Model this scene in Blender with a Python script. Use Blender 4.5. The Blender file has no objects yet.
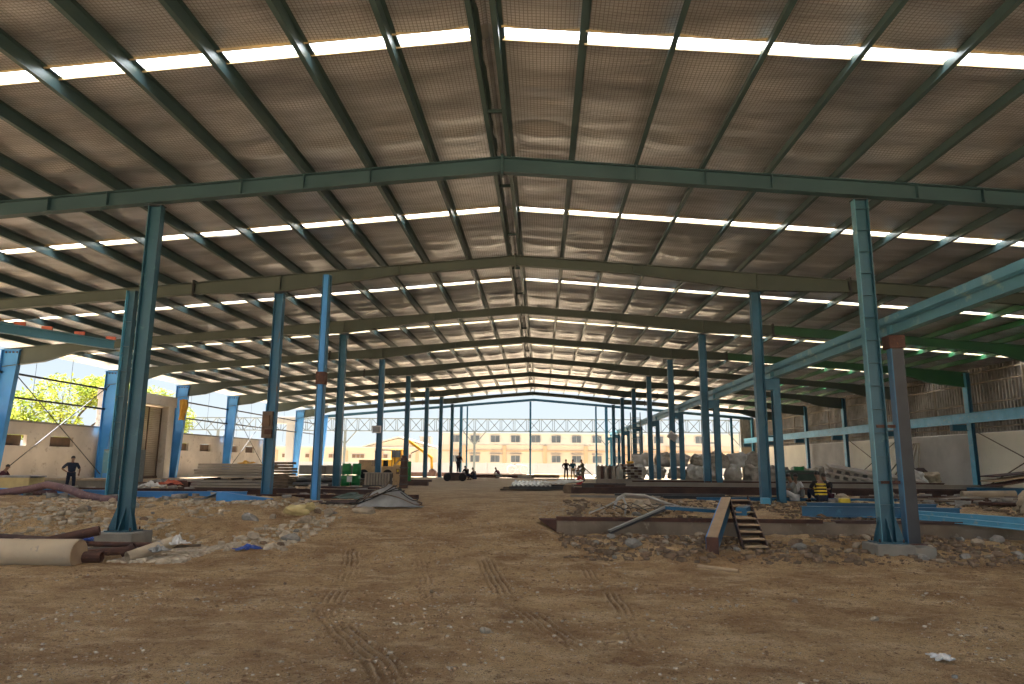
import bpy, math, random
import numpy as np
from mathutils import Vector, Matrix, noise as mnoise

random.seed(7)
SC = bpy.context.scene
COL = SC.collection
R_ = math.radians

# ------------------------------------------------------------------ camera, world, sun, exposure
cam = bpy.data.cameras.new('camera')
cam.sensor_width = 36.0
cam.lens = 683.4 / 1024.0 * 36.0
cam.clip_end = 800
camo = bpy.data.objects.new('camera', cam)
COL.objects.link(camo)
PITCH, YAW, ROLL = 0.17317, -0.04464, 0.00788
fw = Vector((math.sin(YAW) * math.cos(PITCH), math.cos(YAW) * math.cos(PITCH), math.sin(PITCH)))
ri = Vector((math.cos(YAW), -math.sin(YAW), 0))
up = ri.cross(fw)
r2 = ri * math.cos(ROLL) + up * math.sin(ROLL)
u2 = -ri * math.sin(ROLL) + up * math.cos(ROLL)
camo.matrix_world = Matrix(((r2.x, u2.x, -fw.x, 1.151), (r2.y, u2.y, -fw.y, -18.617), (r2.z, u2.z, -fw.z, 2.475), (0, 0, 0, 1)))
SC.camera = camo

SC.view_settings.view_transform = 'Standard'
SC.view_settings.look = 'None'
SC.view_settings.gamma = 1
SC.view_settings.exposure = 1.12
SC.cycles.max_bounces = 14
SC.cycles.diffuse_bounces = 8
SC.cycles.glossy_bounces = 4
SC.cycles.sample_clamp_indirect = 6.0
try:
    SC.view_settings.use_curve_mapping = False
except Exception:
    pass

world = bpy.data.worlds.new('sky')
SC.world = world
world.use_nodes = True
wn = world.node_tree
wn.nodes.clear()
wo = wn.nodes.new('ShaderNodeOutputWorld')
bg = wn.nodes.new('ShaderNodeBackground')
tcw = wn.nodes.new('ShaderNodeTexCoord')
sxw = wn.nodes.new('ShaderNodeSeparateXYZ')
rw = wn.nodes.new('ShaderNodeValToRGB')
rw.color_ramp.elements[0].position = 0.0
rw.color_ramp.elements[0].color = (0.60, 0.66, 0.69, 1)
rw.color_ramp.elements[1].position = 0.55
rw.color_ramp.elements[1].color = (0.27, 0.43, 0.68, 1)
e = rw.color_ramp.elements.new(0.16)
e.color = (0.50, 0.60, 0.68, 1)
wn.links.new(tcw.outputs['Generated'], sxw.inputs[0])
wn.links.new(sxw.outputs['Z'], rw.inputs[0])
wn.links.new(rw.outputs[0], bg.inputs[0])
bg.inputs[1].default_value = 0.69
wn.links.new(bg.outputs[0], wo.inputs[0])

sun = bpy.data.lights.new('sun', 'SUN')
sun.energy = 22.0
sun.angle = R_(1.0)
sun.color = (1.0, 0.97, 0.93)
suno = bpy.data.objects.new('sun', sun)
COL.objects.link(suno)
SUN_DIR = Vector((0.42, -0.04, -0.90))      # high sun from the left
suno.rotation_euler = SUN_DIR.to_track_quat('-Z', 'Y').to_euler()
suno.location = (-40, -20, 90)

# ------------------------------------------------------------------ materials
def nodes_of(m):
    m.use_nodes = True
    nt = m.node_tree
    return nt, nt.nodes['Principled BSDF']

def pbr(name, c1, c2=None, scale=3.0, rough=0.7, metal=0.0, bump=0.0, bscale=None, c3=None, spec=0.5, lo=0.35, hi=0.65, dist=0.02, stretch=None):
    """noise-mixed paint, rust, stone ... c3 adds small worn patches"""
    m = bpy.data.materials.new(name)
    nt, b = nodes_of(m)
    L = nt.links.new
    b.inputs['Roughness'].default_value = rough
    b.inputs['Metallic'].default_value = metal
    b.inputs['Specular IOR Level'].default_value = spec
    tc = nt.nodes.new('ShaderNodeTexCoord')
    src = tc.outputs['Object']
    if stretch:
        mp = nt.nodes.new('ShaderNodeMapping')
        mp.inputs['Scale'].default_value = stretch
        L(src, mp.inputs[0])
        src = mp.outputs[0]
    if c2 is None:
        c2 = tuple(v * 0.75 for v in c1)
    n1 = nt.nodes.new('ShaderNodeTexNoise')
    n1.inputs['Scale'].default_value = scale
    n1.inputs['Detail'].default_value = 5
    L(src, n1.inputs['Vector'])
    cr = nt.nodes.new('ShaderNodeValToRGB')
    cr.color_ramp.elements[0].position = lo
    cr.color_ramp.elements[0].color = (*c1, 1)
    cr.color_ramp.elements[1].position = hi
    cr.color_ramp.elements[1].color = (*c2, 1)
    L(n1.outputs[0], cr.inputs[0])
    out = cr.outputs[0]
    if c3 is not None:
        n2 = nt.nodes.new('ShaderNodeTexNoise')
        n2.inputs['Scale'].default_value = scale * 2.7
        n2.inputs['Detail'].default_value = 6
        n2.inputs['Roughness'].default_value = 0.7
        L(src, n2.inputs['Vector'])
        mr = nt.nodes.new('ShaderNodeMapRange')
        mr.inputs['From Min'].default_value = 0.58
        mr.inputs['From Max'].default_value = 0.68
        L(n2.outputs[0], mr.inputs['Value'])
        mx = nt.nodes.new('ShaderNodeMix')
        mx.data_type = 'RGBA'
        L(mr.outputs[0], mx.inputs[0])
        L(out, mx.inputs[6])
        mx.inputs[7].default_value = (*c3, 1)
        out = mx.outputs[2]
    L(out, b.inputs['Base Color'])
    if bump:
        nb = nt.nodes.new('ShaderNodeTexNoise')
        nb.inputs['Scale'].default_value = bscale or scale * 6
        nb.inputs['Detail'].default_value = 6
        L(src, nb.inputs['Vector'])
        bp = nt.nodes.new('ShaderNodeBump')
        bp.inputs['Strength'].default_value = bump
        bp.inputs['Distance'].default_value = dist
        L(nb.outputs[0], bp.inputs['Height'])
        L(bp.outputs[0], b.inputs['Normal'])
    return m

M = {}
M['teal'] = pbr('teal_paint', (0.027, 0.102, 0.145), (0.02, 0.08, 0.12), 1.2, 0.42, 0.1, c3=(0.06, 0.15, 0.17))
M['rafter_teal'] = pbr('dark_teal_paint', (0.028, 0.072, 0.086), (0.021, 0.057, 0.07), 0.8, 0.5)
M['rafter_olive'] = pbr('olive_grey_primer', (0.066, 0.090, 0.080), (0.05, 0.072, 0.066), 0.7, 0.55, c3=(0.075, 0.09, 0.075))
M['rafter_green'] = pbr('green_steel', (0.03, 0.13, 0.06), (0.022, 0.10, 0.06), 0.7, 0.5)  # greener tone for the outer lengths of two right rafters
M['purlin'] = pbr('grey_green_primer', (0.052, 0.095, 0.10), (0.04, 0.076, 0.083), 0.9, 0.38, 0.2)
M['purlin_green'] = pbr('bright_green_steel', (0.035, 0.17, 0.07), (0.025, 0.13, 0.06), 0.9, 0.42, 0.1)  # greener tone for the outermost right purlins
M['blue'] = pbr('blue_paint', (0.022, 0.118, 0.19), (0.016, 0.088, 0.145), 1.0, 0.42, 0.1, c3=(0.05, 0.13, 0.17))
M['blue_worn'] = pbr('worn_blue_paint', (0.03, 0.155, 0.28), (0.02, 0.105, 0.19), 1.6, 0.45, 0.0, c3=(0.13, 0.09, 0.06), stretch=(1, 1, 0.3))
M['blue_bright'] = pbr('bright_blue_paint', (0.05, 0.26, 0.62), (0.04, 0.21, 0.5), 0.8, 0.45)
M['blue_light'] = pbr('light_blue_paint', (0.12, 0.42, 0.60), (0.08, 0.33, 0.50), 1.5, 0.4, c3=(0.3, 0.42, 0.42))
M['blue_beam'] = pbr('deep_blue_paint', (0.02, 0.135, 0.26), (0.016, 0.10, 0.20), 1.0, 0.4, c3=(0.035, 0.17, 0.30))
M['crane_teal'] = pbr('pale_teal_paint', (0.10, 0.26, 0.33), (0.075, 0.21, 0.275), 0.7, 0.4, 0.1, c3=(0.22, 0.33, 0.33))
M['grey_steel'] = pbr('grey_primer_steel', (0.038, 0.044, 0.052), (0.028, 0.032, 0.038), 1.5, 0.5, 0.2)
M['rust'] = pbr('rusty_steel', (0.10, 0.045, 0.03), (0.06, 0.03, 0.025), 3.0, 0.8, 0.1, 0.3, c3=(0.16, 0.08, 0.045))
M['dark_rust'] = pbr('dark_rusty_steel', (0.05, 0.03, 0.028), (0.09, 0.05, 0.04), 2.0, 0.8, 0.0, 0.2)
M['purple_pipe'] = pbr('dusty_purple_pipe', (0.15, 0.085, 0.09), (0.10, 0.055, 0.065), 2.5, 0.7, 0.0, 0.2, c3=(0.28, 0.22, 0.19))
M['mill_steel'] = pbr('dark_mill_steel', (0.055, 0.055, 0.058), (0.09, 0.085, 0.08), 2.0, 0.5, 0.3)
M['concrete'] = pbr('grey_concrete', (0.26, 0.245, 0.21), (0.19, 0.175, 0.15), 1.6, 0.9, 0, 0.5, 14)
M['dusty_concrete'] = pbr('dusty_concrete', (0.42, 0.34, 0.24), (0.30, 0.24, 0.17), 1.2, 0.9, 0, 0.4, 12, c3=(0.24, 0.22, 0.19))
M['drum'] = pbr('plastered_drum', (0.50, 0.40, 0.27), (0.40, 0.33, 0.24), 0.9, 0.85, 0, 0.4, 9, c3=(0.20, 0.20, 0.21))
M['wall_left'] = pbr('stained_plaster', (0.60, 0.54, 0.46), (0.46, 0.41, 0.345), 0.55, 0.92, 0, 0.3, 6, c3=(0.36, 0.315, 0.26))
M['wall_right'] = pbr('cream_plaster', (0.86, 0.81, 0.68), (0.76, 0.71, 0.59), 0.45, 0.9, 0, 0.2, 6, c3=(0.74, 0.70, 0.60))
M['wall_patch'] = pbr('grey_cement_render', (0.52, 0.50, 0.46), (0.42, 0.40, 0.37), 0.6, 0.92, 0, 0.3, 6)
M['gate'] = pbr('beige_shutter', (0.45, 0.36, 0.26), (0.36, 0.29, 0.21), 0.6, 0.8)
M['slab'] = pbr('precast_slab', (0.34, 0.30, 0.25), (0.27, 0.235, 0.20), 1.2, 0.9, 0, 0.4, 9)
M['timber'] = pbr('old_timber', (0.17, 0.12, 0.08), (0.11, 0.08, 0.055), 3, 0.9, 0, 0.4, 15)
M['tan_timber'] = pbr('tan_dusty_plate', (0.42, 0.30, 0.18), (0.33, 0.23, 0.14), 2, 0.8)
M['cladding'] = pbr('galvanised_cladding', (0.34, 0.315, 0.28), (0.20, 0.185, 0.16), 0.8, 0.42, 0.4, c3=(0.15, 0.12, 0.10))
M['girt'] = pbr('dusty_girt', (0.28, 0.23, 0.16), (0.20, 0.17, 0.13), 1.5, 0.7)
M['wire'] = pbr('dark_wire', (0.06, 0.06, 0.06), None, 2, 0.6)
M['truss'] = pbr('pale_grey_truss_paint', (0.17, 0.20, 0.20), (0.14, 0.17, 0.17), 1.0, 0.5)
M['hem_yellow'] = pbr('yellowed_hem_tape', (0.55, 0.45, 0.25), (0.42, 0.36, 0.24), 1.0, 0.7)
M['cream_wall'] = pbr('cream_facade', (0.44, 0.43, 0.40), (0.41, 0.40, 0.37), 0.1, 0.9)
M['peach_wall'] = pbr('peach_facade', (0.45, 0.385, 0.305), (0.42, 0.36, 0.285), 0.1, 0.9)
M['orange_trim'] = pbr('orange_trim', (0.40, 0.29, 0.19), (0.37, 0.27, 0.175), 0.2, 0.9)
M['white_fence'] = pbr('white_fence_sheet', (0.38, 0.40, 0.42), (0.34, 0.36, 0.38), 0.2, 0.6)
M['window_dark'] = pbr('dark_window_glass', (0.06, 0.075, 0.09), (0.09, 0.11, 0.13), 0.6, 0.15)
M['window_frame'] = pbr('grey_window_frame', (0.30, 0.31, 0.32), None, 1, 0.5)
M['recess'] = pbr('brown_recess', (0.16, 0.10, 0.065), (0.11, 0.075, 0.05), 2, 0.9)
M['skin'] = pbr('skin', (0.22, 0.12, 0.075), (0.19, 0.10, 0.065), 6, 0.55)
M['hair'] = pbr('black_hair', (0.012, 0.010, 0.010), None, 20, 0.5)
M['navy'] = pbr('navy_cloth', (0.012, 0.02, 0.045), None, 6, 0.9)
M['dark_cloth'] = pbr('dark_cloth', (0.02, 0.018, 0.022), None, 6, 0.9)
M['teal_cloth'] = pbr('teal_cloth', (0.02, 0.09, 0.13), None, 6, 0.9)
M['khaki_cloth'] = pbr('khaki_cloth', (0.30, 0.25, 0.15), None, 6, 0.9)
M['tan_cloth'] = pbr('tan_trousers', (0.42, 0.30, 0.17), None, 6, 0.9)
M['white_cloth'] = pbr('white_cloth', (0.55, 0.55, 0.55), None, 6, 0.9)
M['grey_cloth'] = pbr('grey_shirt', (0.22, 0.23, 0.22), None, 6, 0.9)
M['maroon_cloth'] = pbr('maroon_cloth', (0.07, 0.015, 0.03), None, 6, 0.9)
M['yellow_cloth'] = pbr('ochre_cloth', (0.62, 0.36, 0.06), (0.52, 0.28, 0.04), 3, 0.9)
M['yellow'] = pbr('yellow_plastic', (0.65, 0.48, 0.03), None, 3, 0.5)
M['pale_yellow'] = pbr('pale_yellow_sack', (0.58, 0.47, 0.22), (0.48, 0.38, 0.18), 3, 0.8, 0, 0.3, 10)
M['red'] = pbr('red_plastic', (0.55, 0.035, 0.03), None, 3, 0.5)
M['orange'] = pbr('orange_plastic', (0.62, 0.15, 0.07), (0.5, 0.11, 0.06), 4, 0.6)
M['maroon'] = pbr('maroon_paint', (0.13, 0.015, 0.02), None, 3, 0.6)
M['green'] = pbr('green_drum_paint', (0.01, 0.22, 0.055), (0.008, 0.17, 0.045), 3, 0.4)
M['green_box'] = pbr('dark_green_paint', (0.035, 0.065, 0.05), (0.05, 0.08, 0.06), 2, 0.6)
M['digger_yellow'] = pbr('excavator_yellow', (0.75, 0.42, 0.03), (0.62, 0.34, 0.03), 1, 0.5)
M['machine_beige'] = pbr('beige_machine_paint', (0.48, 0.33, 0.17), (0.38, 0.26, 0.14), 1.5, 0.6, c3=(0.2, 0.12, 0.07))
M['white_paint'] = pbr('white_paint', (0.7, 0.7, 0.7), None, 3, 0.5)
M['black'] = pbr('black_rubber', (0.015, 0.015, 0.015), None, 3, 0.8)
M['tarp'] = pbr('grey_tarpaulin', (0.30, 0.30, 0.29), (0.22, 0.22, 0.215), 2.5, 0.8, 0, 0.5, 7, dist=0.05)
M['blue_plastic'] = pbr('blue_plastic_scrap', (0.02, 0.07, 0.35), (0.015, 0.05, 0.25), 4, 0.5)
M['white_plastic'] = pbr('white_plastic_scrap', (0.62, 0.61, 0.58), (0.5, 0.49, 0.46), 4, 0.6)
M['sheet_metal'] = pbr('galvanised_sheet', (0.42, 0.42, 0.40), (0.33, 0.33, 0.31), 1.2, 0.35, 0.6)
M['bag'] = pbr('dusty_bulk_bag', (0.36, 0.32, 0.27), (0.25, 0.22, 0.18), 1.6, 0.9, 0, 0.5, 6, c3=(0.18, 0.15, 0.12), dist=0.06)
M['bag_pale'] = pbr('pale_bulk_bag', (0.48, 0.46, 0.42), (0.36, 0.34, 0.30), 1.4, 0.9, 0, 0.5, 6, dist=0.06)
M['stone_a'] = pbr('pale_stone', (0.40, 0.33, 0.24), (0.29, 0.23, 0.165), 5, 0.95, 0, 0.5, 20)
M['stone_b'] = pbr('brown_stone', (0.23, 0.155, 0.10), (0.16, 0.11, 0.07), 5, 0.95, 0, 0.5, 20)
M['stone_c'] = pbr('grey_stone', (0.30, 0.28, 0.25), (0.21, 0.195, 0.17), 5, 0.95, 0, 0.5, 20)
M['stone_pale'] = pbr('chalky_stone', (0.58, 0.49, 0.37), (0.42, 0.34, 0.24), 4, 0.95, 0, 0.5, 20)
M['step'] = pbr('soil_stained_concrete', (0.27, 0.22, 0.17), (0.16, 0.125, 0.09), 1.1, 0.95, 0, 0.7, 9, c3=(0.34, 0.29, 0.23))
M['clod'] = pbr('earth_clod', (0.40, 0.26, 0.14), (0.24, 0.145, 0.075), 5, 0.95, 0, 0.5, 20)
M['bark'] = pbr('bark', (0.12, 0.09, 0.06), None, 4, 0.95)
M['terracotta'] = pbr('dim_concrete_fitting', (0.17, 0.13, 0.10), (0.10, 0.075, 0.06), 4, 0.9)

def leaf_material():
    m = bpy.data.materials.new('sunlit_leaves')
    nt, b = nodes_of(m)
    L = nt.links.new
    n = nt.nodes.new('ShaderNodeTexNoise')
    n.inputs['Scale'].default_value = 0.8
    tc = nt.nodes.new('ShaderNodeTexCoord')
    L(tc.outputs['Object'], n.inputs['Vector'])
    cr = nt.nodes.new('ShaderNodeValToRGB')
    cr.color_ramp.elements[0].position = 0.35
    cr.color_ramp.elements[0].color = (0.14, 0.20, 0.018, 1)
    cr.color_ramp.elements[1].position = 0.65
    cr.color_ramp.elements[1].color = (0.34, 0.35, 0.045, 1)
    L(n.outputs[0], cr.inputs[0])
    L(cr.outputs[0], b.inputs['Base Color'])
    b.inputs['Roughness'].default_value = 0.6
    t = nt.nodes.new('ShaderNodeBsdfTranslucent')
    L(cr.outputs[0], t.inputs[0])
    mx = nt.nodes.new('ShaderNodeMixShader')
    mx.inputs[0].default_value = 0.5
    L(b.outputs[0], mx.inputs[1])
    L(t.outputs[0], mx.inputs[2])
    L(mx.outputs[0], nt.nodes['Material Output'].inputs[0])
    return m
M['leaf'] = leaf_material()

def skylight_material():
    m = bpy.data.materials.new('translucent_skylight_sheet')
    nt, b = nodes_of(m)
    L = nt.links.new
    b.inputs['Base Color'].default_value = (0.85, 0.88, 0.92, 1)
    b.inputs['Roughness'].default_value = 0.5
    t = nt.nodes.new('ShaderNodeBsdfTranslucent')
    t.inputs[0].default_value = (0.93, 0.95, 1.0, 1)
    mx = nt.nodes.new('ShaderNodeMixShader')
    mx.inputs[0].default_value = 0.85
    L(b.outputs[0], mx.inputs[1])
    L(t.outputs[0], mx.inputs[2])
    L(mx.outputs[0], nt.nodes['Material Output'].inputs[0])
    return m
M['skylight'] = skylight_material()

def foil_material():
    """crinkled silver insulation foil held up by a square wire mesh"""
    m = bpy.data.materials.new('insulation_foil')
    nt, b = nodes_of(m)
    L = nt.links.new
    tc = nt.nodes.new('ShaderNodeTexCoord')
    sx = nt.nodes.new('ShaderNodeSeparateXYZ')
    L(tc.outputs['Object'], sx.inputs[0])
    def line(sock, period, width):
        a = nt.nodes.new('ShaderNodeMath'); a.operation = 'DIVIDE'; a.inputs[1].default_value = period
        L(sock, a.inputs[0])
        f = nt.nodes.new('ShaderNodeMath'); f.operation = 'FRACT'
        L(a.outputs[0], f.inputs[0])
        c = nt.nodes.new('ShaderNodeMath'); c.operation = 'LESS_THAN'; c.inputs[1].default_value = width
        L(f.outputs[0], c.inputs[0])
        return c.outputs[0]
    lx = line(sx.outputs['X'], 0.085, 0.2)
    ly = line(sx.outputs['Y'], 0.085, 0.2)
    mxm = nt.nodes.new('ShaderNodeMath'); mxm.operation = 'MAXIMUM'
    L(lx, mxm.inputs[0]); L(ly, mxm.inputs[1])
    n1 = nt.nodes.new('ShaderNodeTexNoise')
    n1.inputs['Scale'].default_value = 0.5
    n1.inputs['Detail'].default_value = 4
    mp = nt.nodes.new('ShaderNodeMapping')
    mp.inputs['Scale'].default_value = (0.7, 2.2, 1)
    L(tc.outputs['Object'], mp.inputs[0])
    L(mp.outputs[0], n1.inputs['Vector'])
    cr = nt.nodes.new('ShaderNodeValToRGB')
    cr.color_ramp.elements[0].position = 0.3
    cr.color_ramp.elements[0].color = (0.33, 0.345, 0.385, 1)
    cr.color_ramp.elements[1].position = 0.7
    cr.color_ramp.elements[1].color = (0.86, 0.87, 0.92, 1)
    L(n1.outputs[0], cr.inputs[0])
    mx = nt.nodes.new('ShaderNodeMix'); mx.data_type = 'RGBA'
    sc = nt.nodes.new('ShaderNodeMath'); sc.operation = 'MULTIPLY'; sc.inputs[1].default_value = 0.55
    L(mxm.outputs[0], sc.inputs[0])
    L(sc.outputs[0], mx.inputs[0])
    L(cr.outputs[0], mx.inputs[6])
    mx.inputs[7].default_value = (0.10, 0.09, 0.085, 1)
    L(mx.outputs[2], b.inputs['Base Color'])
    b.inputs['Metallic'].default_value = 0.72
    b.inputs['Roughness'].default_value = 0.33
    n2 = nt.nodes.new('ShaderNodeTexNoise')
    n2.inputs['Scale'].default_value = 2.0
    n2.inputs['Detail'].default_value = 7
    n2.inputs['Roughness'].default_value = 0.62
    mp2 = nt.nodes.new('ShaderNodeMapping')
    mp2.inputs['Scale'].default_value = (0.7, 3.2, 1)
    L(tc.outputs['Object'], mp2.inputs[0])
    L(mp2.outputs[0], n2.inputs['Vector'])
    bp = nt.nodes.new('ShaderNodeBump')
    bp.inputs['Strength'].default_value = 0.55
    bp.inputs['Distance'].default_value = 0.06
    L(n2.outputs[0], bp.inputs['Height'])
    L(bp.outputs[0], b.inputs['Normal'])
    return m
M['foil'] = foil_material()

def ground_material():
    m = bpy.data.materials.new('packed_earth')
    nt, b = nodes_of(m)
    L = nt.links.new
    tc = nt.nodes.new('ShaderNodeTexCoord')
    def noise(scale, detail=6, rough=0.6, stretch=None):
        n = nt.nodes.new('ShaderNodeTexNoise')
        n.inputs['Scale'].default_value = scale
        n.inputs['Detail'].default_value = detail
        n.inputs['Roughness'].default_value = rough
        if stretch:
            mp = nt.nodes.new('ShaderNodeMapping'); mp.inputs['Scale'].default_value = stretch
            mp.inputs['Rotation'].default_value = (0, 0, 0.25)
            L(tc.outputs['Object'], mp.inputs[0]); L(mp.outputs[0], n.inputs['Vector'])
        else:
            L(tc.outputs['Object'], n.inputs['Vector'])
        return n.outputs[0]
    def mix(fac, a, bcol):
        mx = nt.nodes.new('ShaderNodeMix'); mx.data_type = 'RGBA'
        L(fac, mx.inputs[0])
        for s, v in ((6, a), (7, bcol)):
            if isinstance(v, tuple): mx.inputs[s].default_value = (*v, 1)
            else: L(v, mx.inputs[s])
        return mx.outputs[2]
    def rng(s, a, bb):
        r = nt.nodes.new('ShaderNodeMapRange')
        r.inputs['From Min'].default_value = a; r.inputs['From Max'].default_value = bb
        L(s, r.inputs['Value'])
        return r.outputs[0]
    c = mix(rng(noise(0.55, 7, 0.65), 0.40, 0.62), (0.66, 0.455, 0.24), (0.39, 0.235, 0.115))
    c = mix(rng(noise(1.4, 6, 0.65, (0.6, 1.2, 1)), 0.50, 0.66), c, (0.74, 0.55, 0.32))
    c = mix(rng(noise(7, 6, 0.75), 0.55, 0.68), c, (0.19, 0.11, 0.06))
    c = mix(rng(noise(22, 3, 0.6), 0.63, 0.70), c, (0.80, 0.72, 0.58))
    c = mix(rng(noise(48, 2, 0.5), 0.60, 0.66), c, (0.16, 0.10, 0.06))
    # tyre print relief shaded by colour: grooves darker, ridges paler
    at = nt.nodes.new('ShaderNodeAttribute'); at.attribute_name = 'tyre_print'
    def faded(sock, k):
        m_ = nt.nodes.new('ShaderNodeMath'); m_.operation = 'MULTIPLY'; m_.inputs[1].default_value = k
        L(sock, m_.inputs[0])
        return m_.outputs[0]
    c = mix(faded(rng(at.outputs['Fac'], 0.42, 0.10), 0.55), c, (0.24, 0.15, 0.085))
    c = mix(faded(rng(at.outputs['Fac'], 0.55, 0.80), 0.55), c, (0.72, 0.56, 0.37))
    c = mix(rng(noise(13, 4, 0.7), 0.62, 0.66), c, (0.20, 0.12, 0.07))
    c = mix(rng(noise(3.1, 6, 0.75), 0.57, 0.66), c, (0.31, 0.18, 0.095))
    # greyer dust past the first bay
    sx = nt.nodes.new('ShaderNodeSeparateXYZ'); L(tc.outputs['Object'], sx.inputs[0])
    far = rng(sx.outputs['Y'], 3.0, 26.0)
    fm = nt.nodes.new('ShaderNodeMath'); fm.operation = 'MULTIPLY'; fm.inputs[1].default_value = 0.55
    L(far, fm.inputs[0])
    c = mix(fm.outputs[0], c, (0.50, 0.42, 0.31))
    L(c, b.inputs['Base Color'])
    b.inputs['Roughness'].default_value = 0.95
    b.inputs['Specular IOR Level'].default_value = 0.2
    h1 = noise(6, 8, 0.75)
    h2 = noise(34, 5, 0.7)
    ad = nt.nodes.new('ShaderNodeMath'); ad.operation = 'MULTIPLY_ADD'
    L(h2, ad.inputs[0]); ad.inputs[1].default_value = 0.35; L(h1, ad.inputs[2])
    bp = nt.nodes.new('ShaderNodeBump')
    bp.inputs['Strength'].default_value = 1.0
    bp.inputs['Distance'].default_value = 0.22
    L(ad.outputs[0], bp.inputs['Height'])
    L(bp.outputs[0], b.inputs['Normal'])
    return m
M['ground'] = ground_material()

# ------------------------------------------------------------------ mesh builder and object helpers
class MB:
    def __init__(s):
        s.v = []; s.f = []; s.mi = []; s.cur = 0
    def add(s, vs, fs):
        o = len(s.v)
        s.v += [tuple(v) for v in vs]
        s.f += [tuple(i + o for i in f) for f in fs]
        s.mi += [s.cur] * len(fs)
        return s
    def box(s, c, d, rz=0.0, rot=None):
        hx, hy, hz = d[0] / 2, d[1] / 2, d[2] / 2
        mt = rot if rot is not None else Matrix.Rotation(rz, 3, 'Z')
        vs = [Vector(c) + mt @ Vector((a * hx, b * hy, e * hz)) for e in (-1, 1) for a, b in ((-1, -1), (1, -1), (1, 1), (-1, 1))]
        return s.add(vs, [(3, 2, 1, 0), (4, 5, 6, 7), (0, 1, 5, 4), (1, 2, 6, 5), (2, 3, 7, 6), (3, 0, 4, 7)])
    def bar(s, p0, p1, w, h, up=(0, 0, 1), w1=None, h1=None):
        """box from p0 to p1; w across, h along 'up'"""
        p0, p1 = Vector(p0), Vector(p1)
        a = (p1 - p0).normalized()
        side = a.cross(Vector(up))
        if side.length < 1e-4: side = a.cross(Vector((1, 0, 0)))
        side.normalize()
        u = side.cross(a).normalized()
        w1 = w if w1 is None else w1; h1 = h if h1 is None else h1
        vs = [p + side * (i * ww / 2) + u * (j * hh / 2) for p, ww, hh in ((p0, w, h), (p1, w1, h1)) for i, j in ((-1, -1), (1, -1), (1, 1), (-1, 1))]
        return s.add(vs, [(0, 1, 2, 3), (7, 6, 5, 4), (0, 4, 5, 1), (1, 5, 6, 2), (2, 6, 7, 3), (3, 7, 4, 0)])
    def tube(s, pts, r, n=12, cap=True, r1=None, hollow=0.0):
        pts = [Vector(p) for p in pts]
        rs = [r + ((r1 if r1 is not None else r) - r) * i / max(1, len(pts) - 1) for i in range(len(pts))]
        rings = []
        prev = None
        for i, p in enumerate(pts):
            t = (pts[min(i + 1, len(pts) - 1)] - pts[max(i - 1, 0)]).normalized()
            if prev is None:
                a = t.cross(Vector((0, 0, 1)))
                if a.length < 1e-3: a = t.cross(Vector((1, 0, 0)))
            else:
                a = prev - t * prev.dot(t)
            a.normalize(); prev = a
            b = t.cross(a).normalized()
            rings.append([p + (a * math.cos(2 * math.pi * k / n) + b * math.sin(2 * math.pi * k / n)) * rs[i] for k in range(n)])
        vs = [v for rg in rings for v in rg]
        fs = []
        for i in range(len(rings) - 1):
            for k in range(n):
                fs.append((i * n + k, i * n + (k + 1) % n, (i + 1) * n + (k + 1) % n, (i + 1) * n + k))
        if hollow:
            t0 = (pts[1] - pts[0]).normalized(); t1 = (pts[-1] - pts[-2]).normalized()
            for end, (p, rr, t) in enumerate(((pts[0], rs[0], t0), (pts[-1], rs[-1], -t1))):
                base = 0 if end == 0 else (len(rings) - 1) * n
                o = len(vs)
                rg = rings[0] if end == 0 else rings[-1]
                inner = [p + (q - p) * (1 - hollow) for q in rg]
                deep = [q + t * rr * 3 for q in inner]
                vs += inner + deep
                for k in range(n):
                    k2 = (k + 1) % n
                    fs.append((base + k2, base + k, o + k, o + k2) if end == 0 else (base + k, base + k2, o + k2, o + k))
                    fs.append((o + k2, o + k, o + n + k, o + n + k2) if end == 0 else (o + k, o + k2, o + n + k2, o + n + k))
                fs.append(tuple(o + n + k for k in range(n)))
        elif cap:
            fs.append(tuple(range(n - 1, -1, -1)))
            fs.append(tuple((len(rings) - 1) * n + k for k in range(n)))
        return s.add(vs, fs)
    def prism(s, poly, vec):
        """polygon (3D points) swept by vec"""
        n = len(poly); vec = Vector(vec)
        a = [Vector(p) for p in poly]
        return s.add(a + [p + vec for p in a], [tuple(range(n - 1, -1, -1)), tuple(range(n, 2 * n))] + [(i, (i + 1) % n, n + (i + 1) % n, n + i) for i in range(n)])
    def ibeam(s, p0, p1, h, w, tw=0.015, tf=0.02, up=(0, 0, 1), h1=None):
        p0, p1 = Vector(p0), Vector(p1)
        a = (p1 - p0).normalized()
        side = a.cross(Vector(up)).normalized()
        u = side.cross(a).normalized()
        h1 = h if h1 is None else h1
        s.bar(p0, p1, tw, h - tf * 2, up, None, h1 - tf * 2)
        s.bar(p0 + u * (h / 2 - tf / 2), p1 + u * (h1 / 2 - tf / 2), w, tf, up)
        s.bar(p0 - u * (h / 2 - tf / 2), p1 - u * (h1 / 2 - tf / 2), w, tf, up)
        return s
    def build(s, name, mat, parent=None, smooth=False, bevel=0.0, loc=None):
        """parent given: vertices are in the parent's own frame"""
        me = bpy.data.meshes.new(name)
        me.from_pydata(s.v, [], s.f)
        for mm in (mat if isinstance(mat, (list, tuple)) else [mat]):
            me.materials.append(M[mm] if isinstance(mm, str) else mm)
        if any(s.mi):
            me.polygons.foreach_set('material_index', s.mi)
        if smooth:
            me.polygons.foreach_set('use_smooth', [True] * len(me.polygons))
        me.update()
        o = bpy.data.objects.new(name, me)
        COL.objects.link(o)
        if parent is not None: o.parent = parent
        if loc is not None: o.location = loc
        if bevel:
            b = o.modifiers.new('bevel', 'BEVEL'); b.width = bevel; b.segments = 2; b.limit_method = 'ANGLE'
        return o

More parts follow.
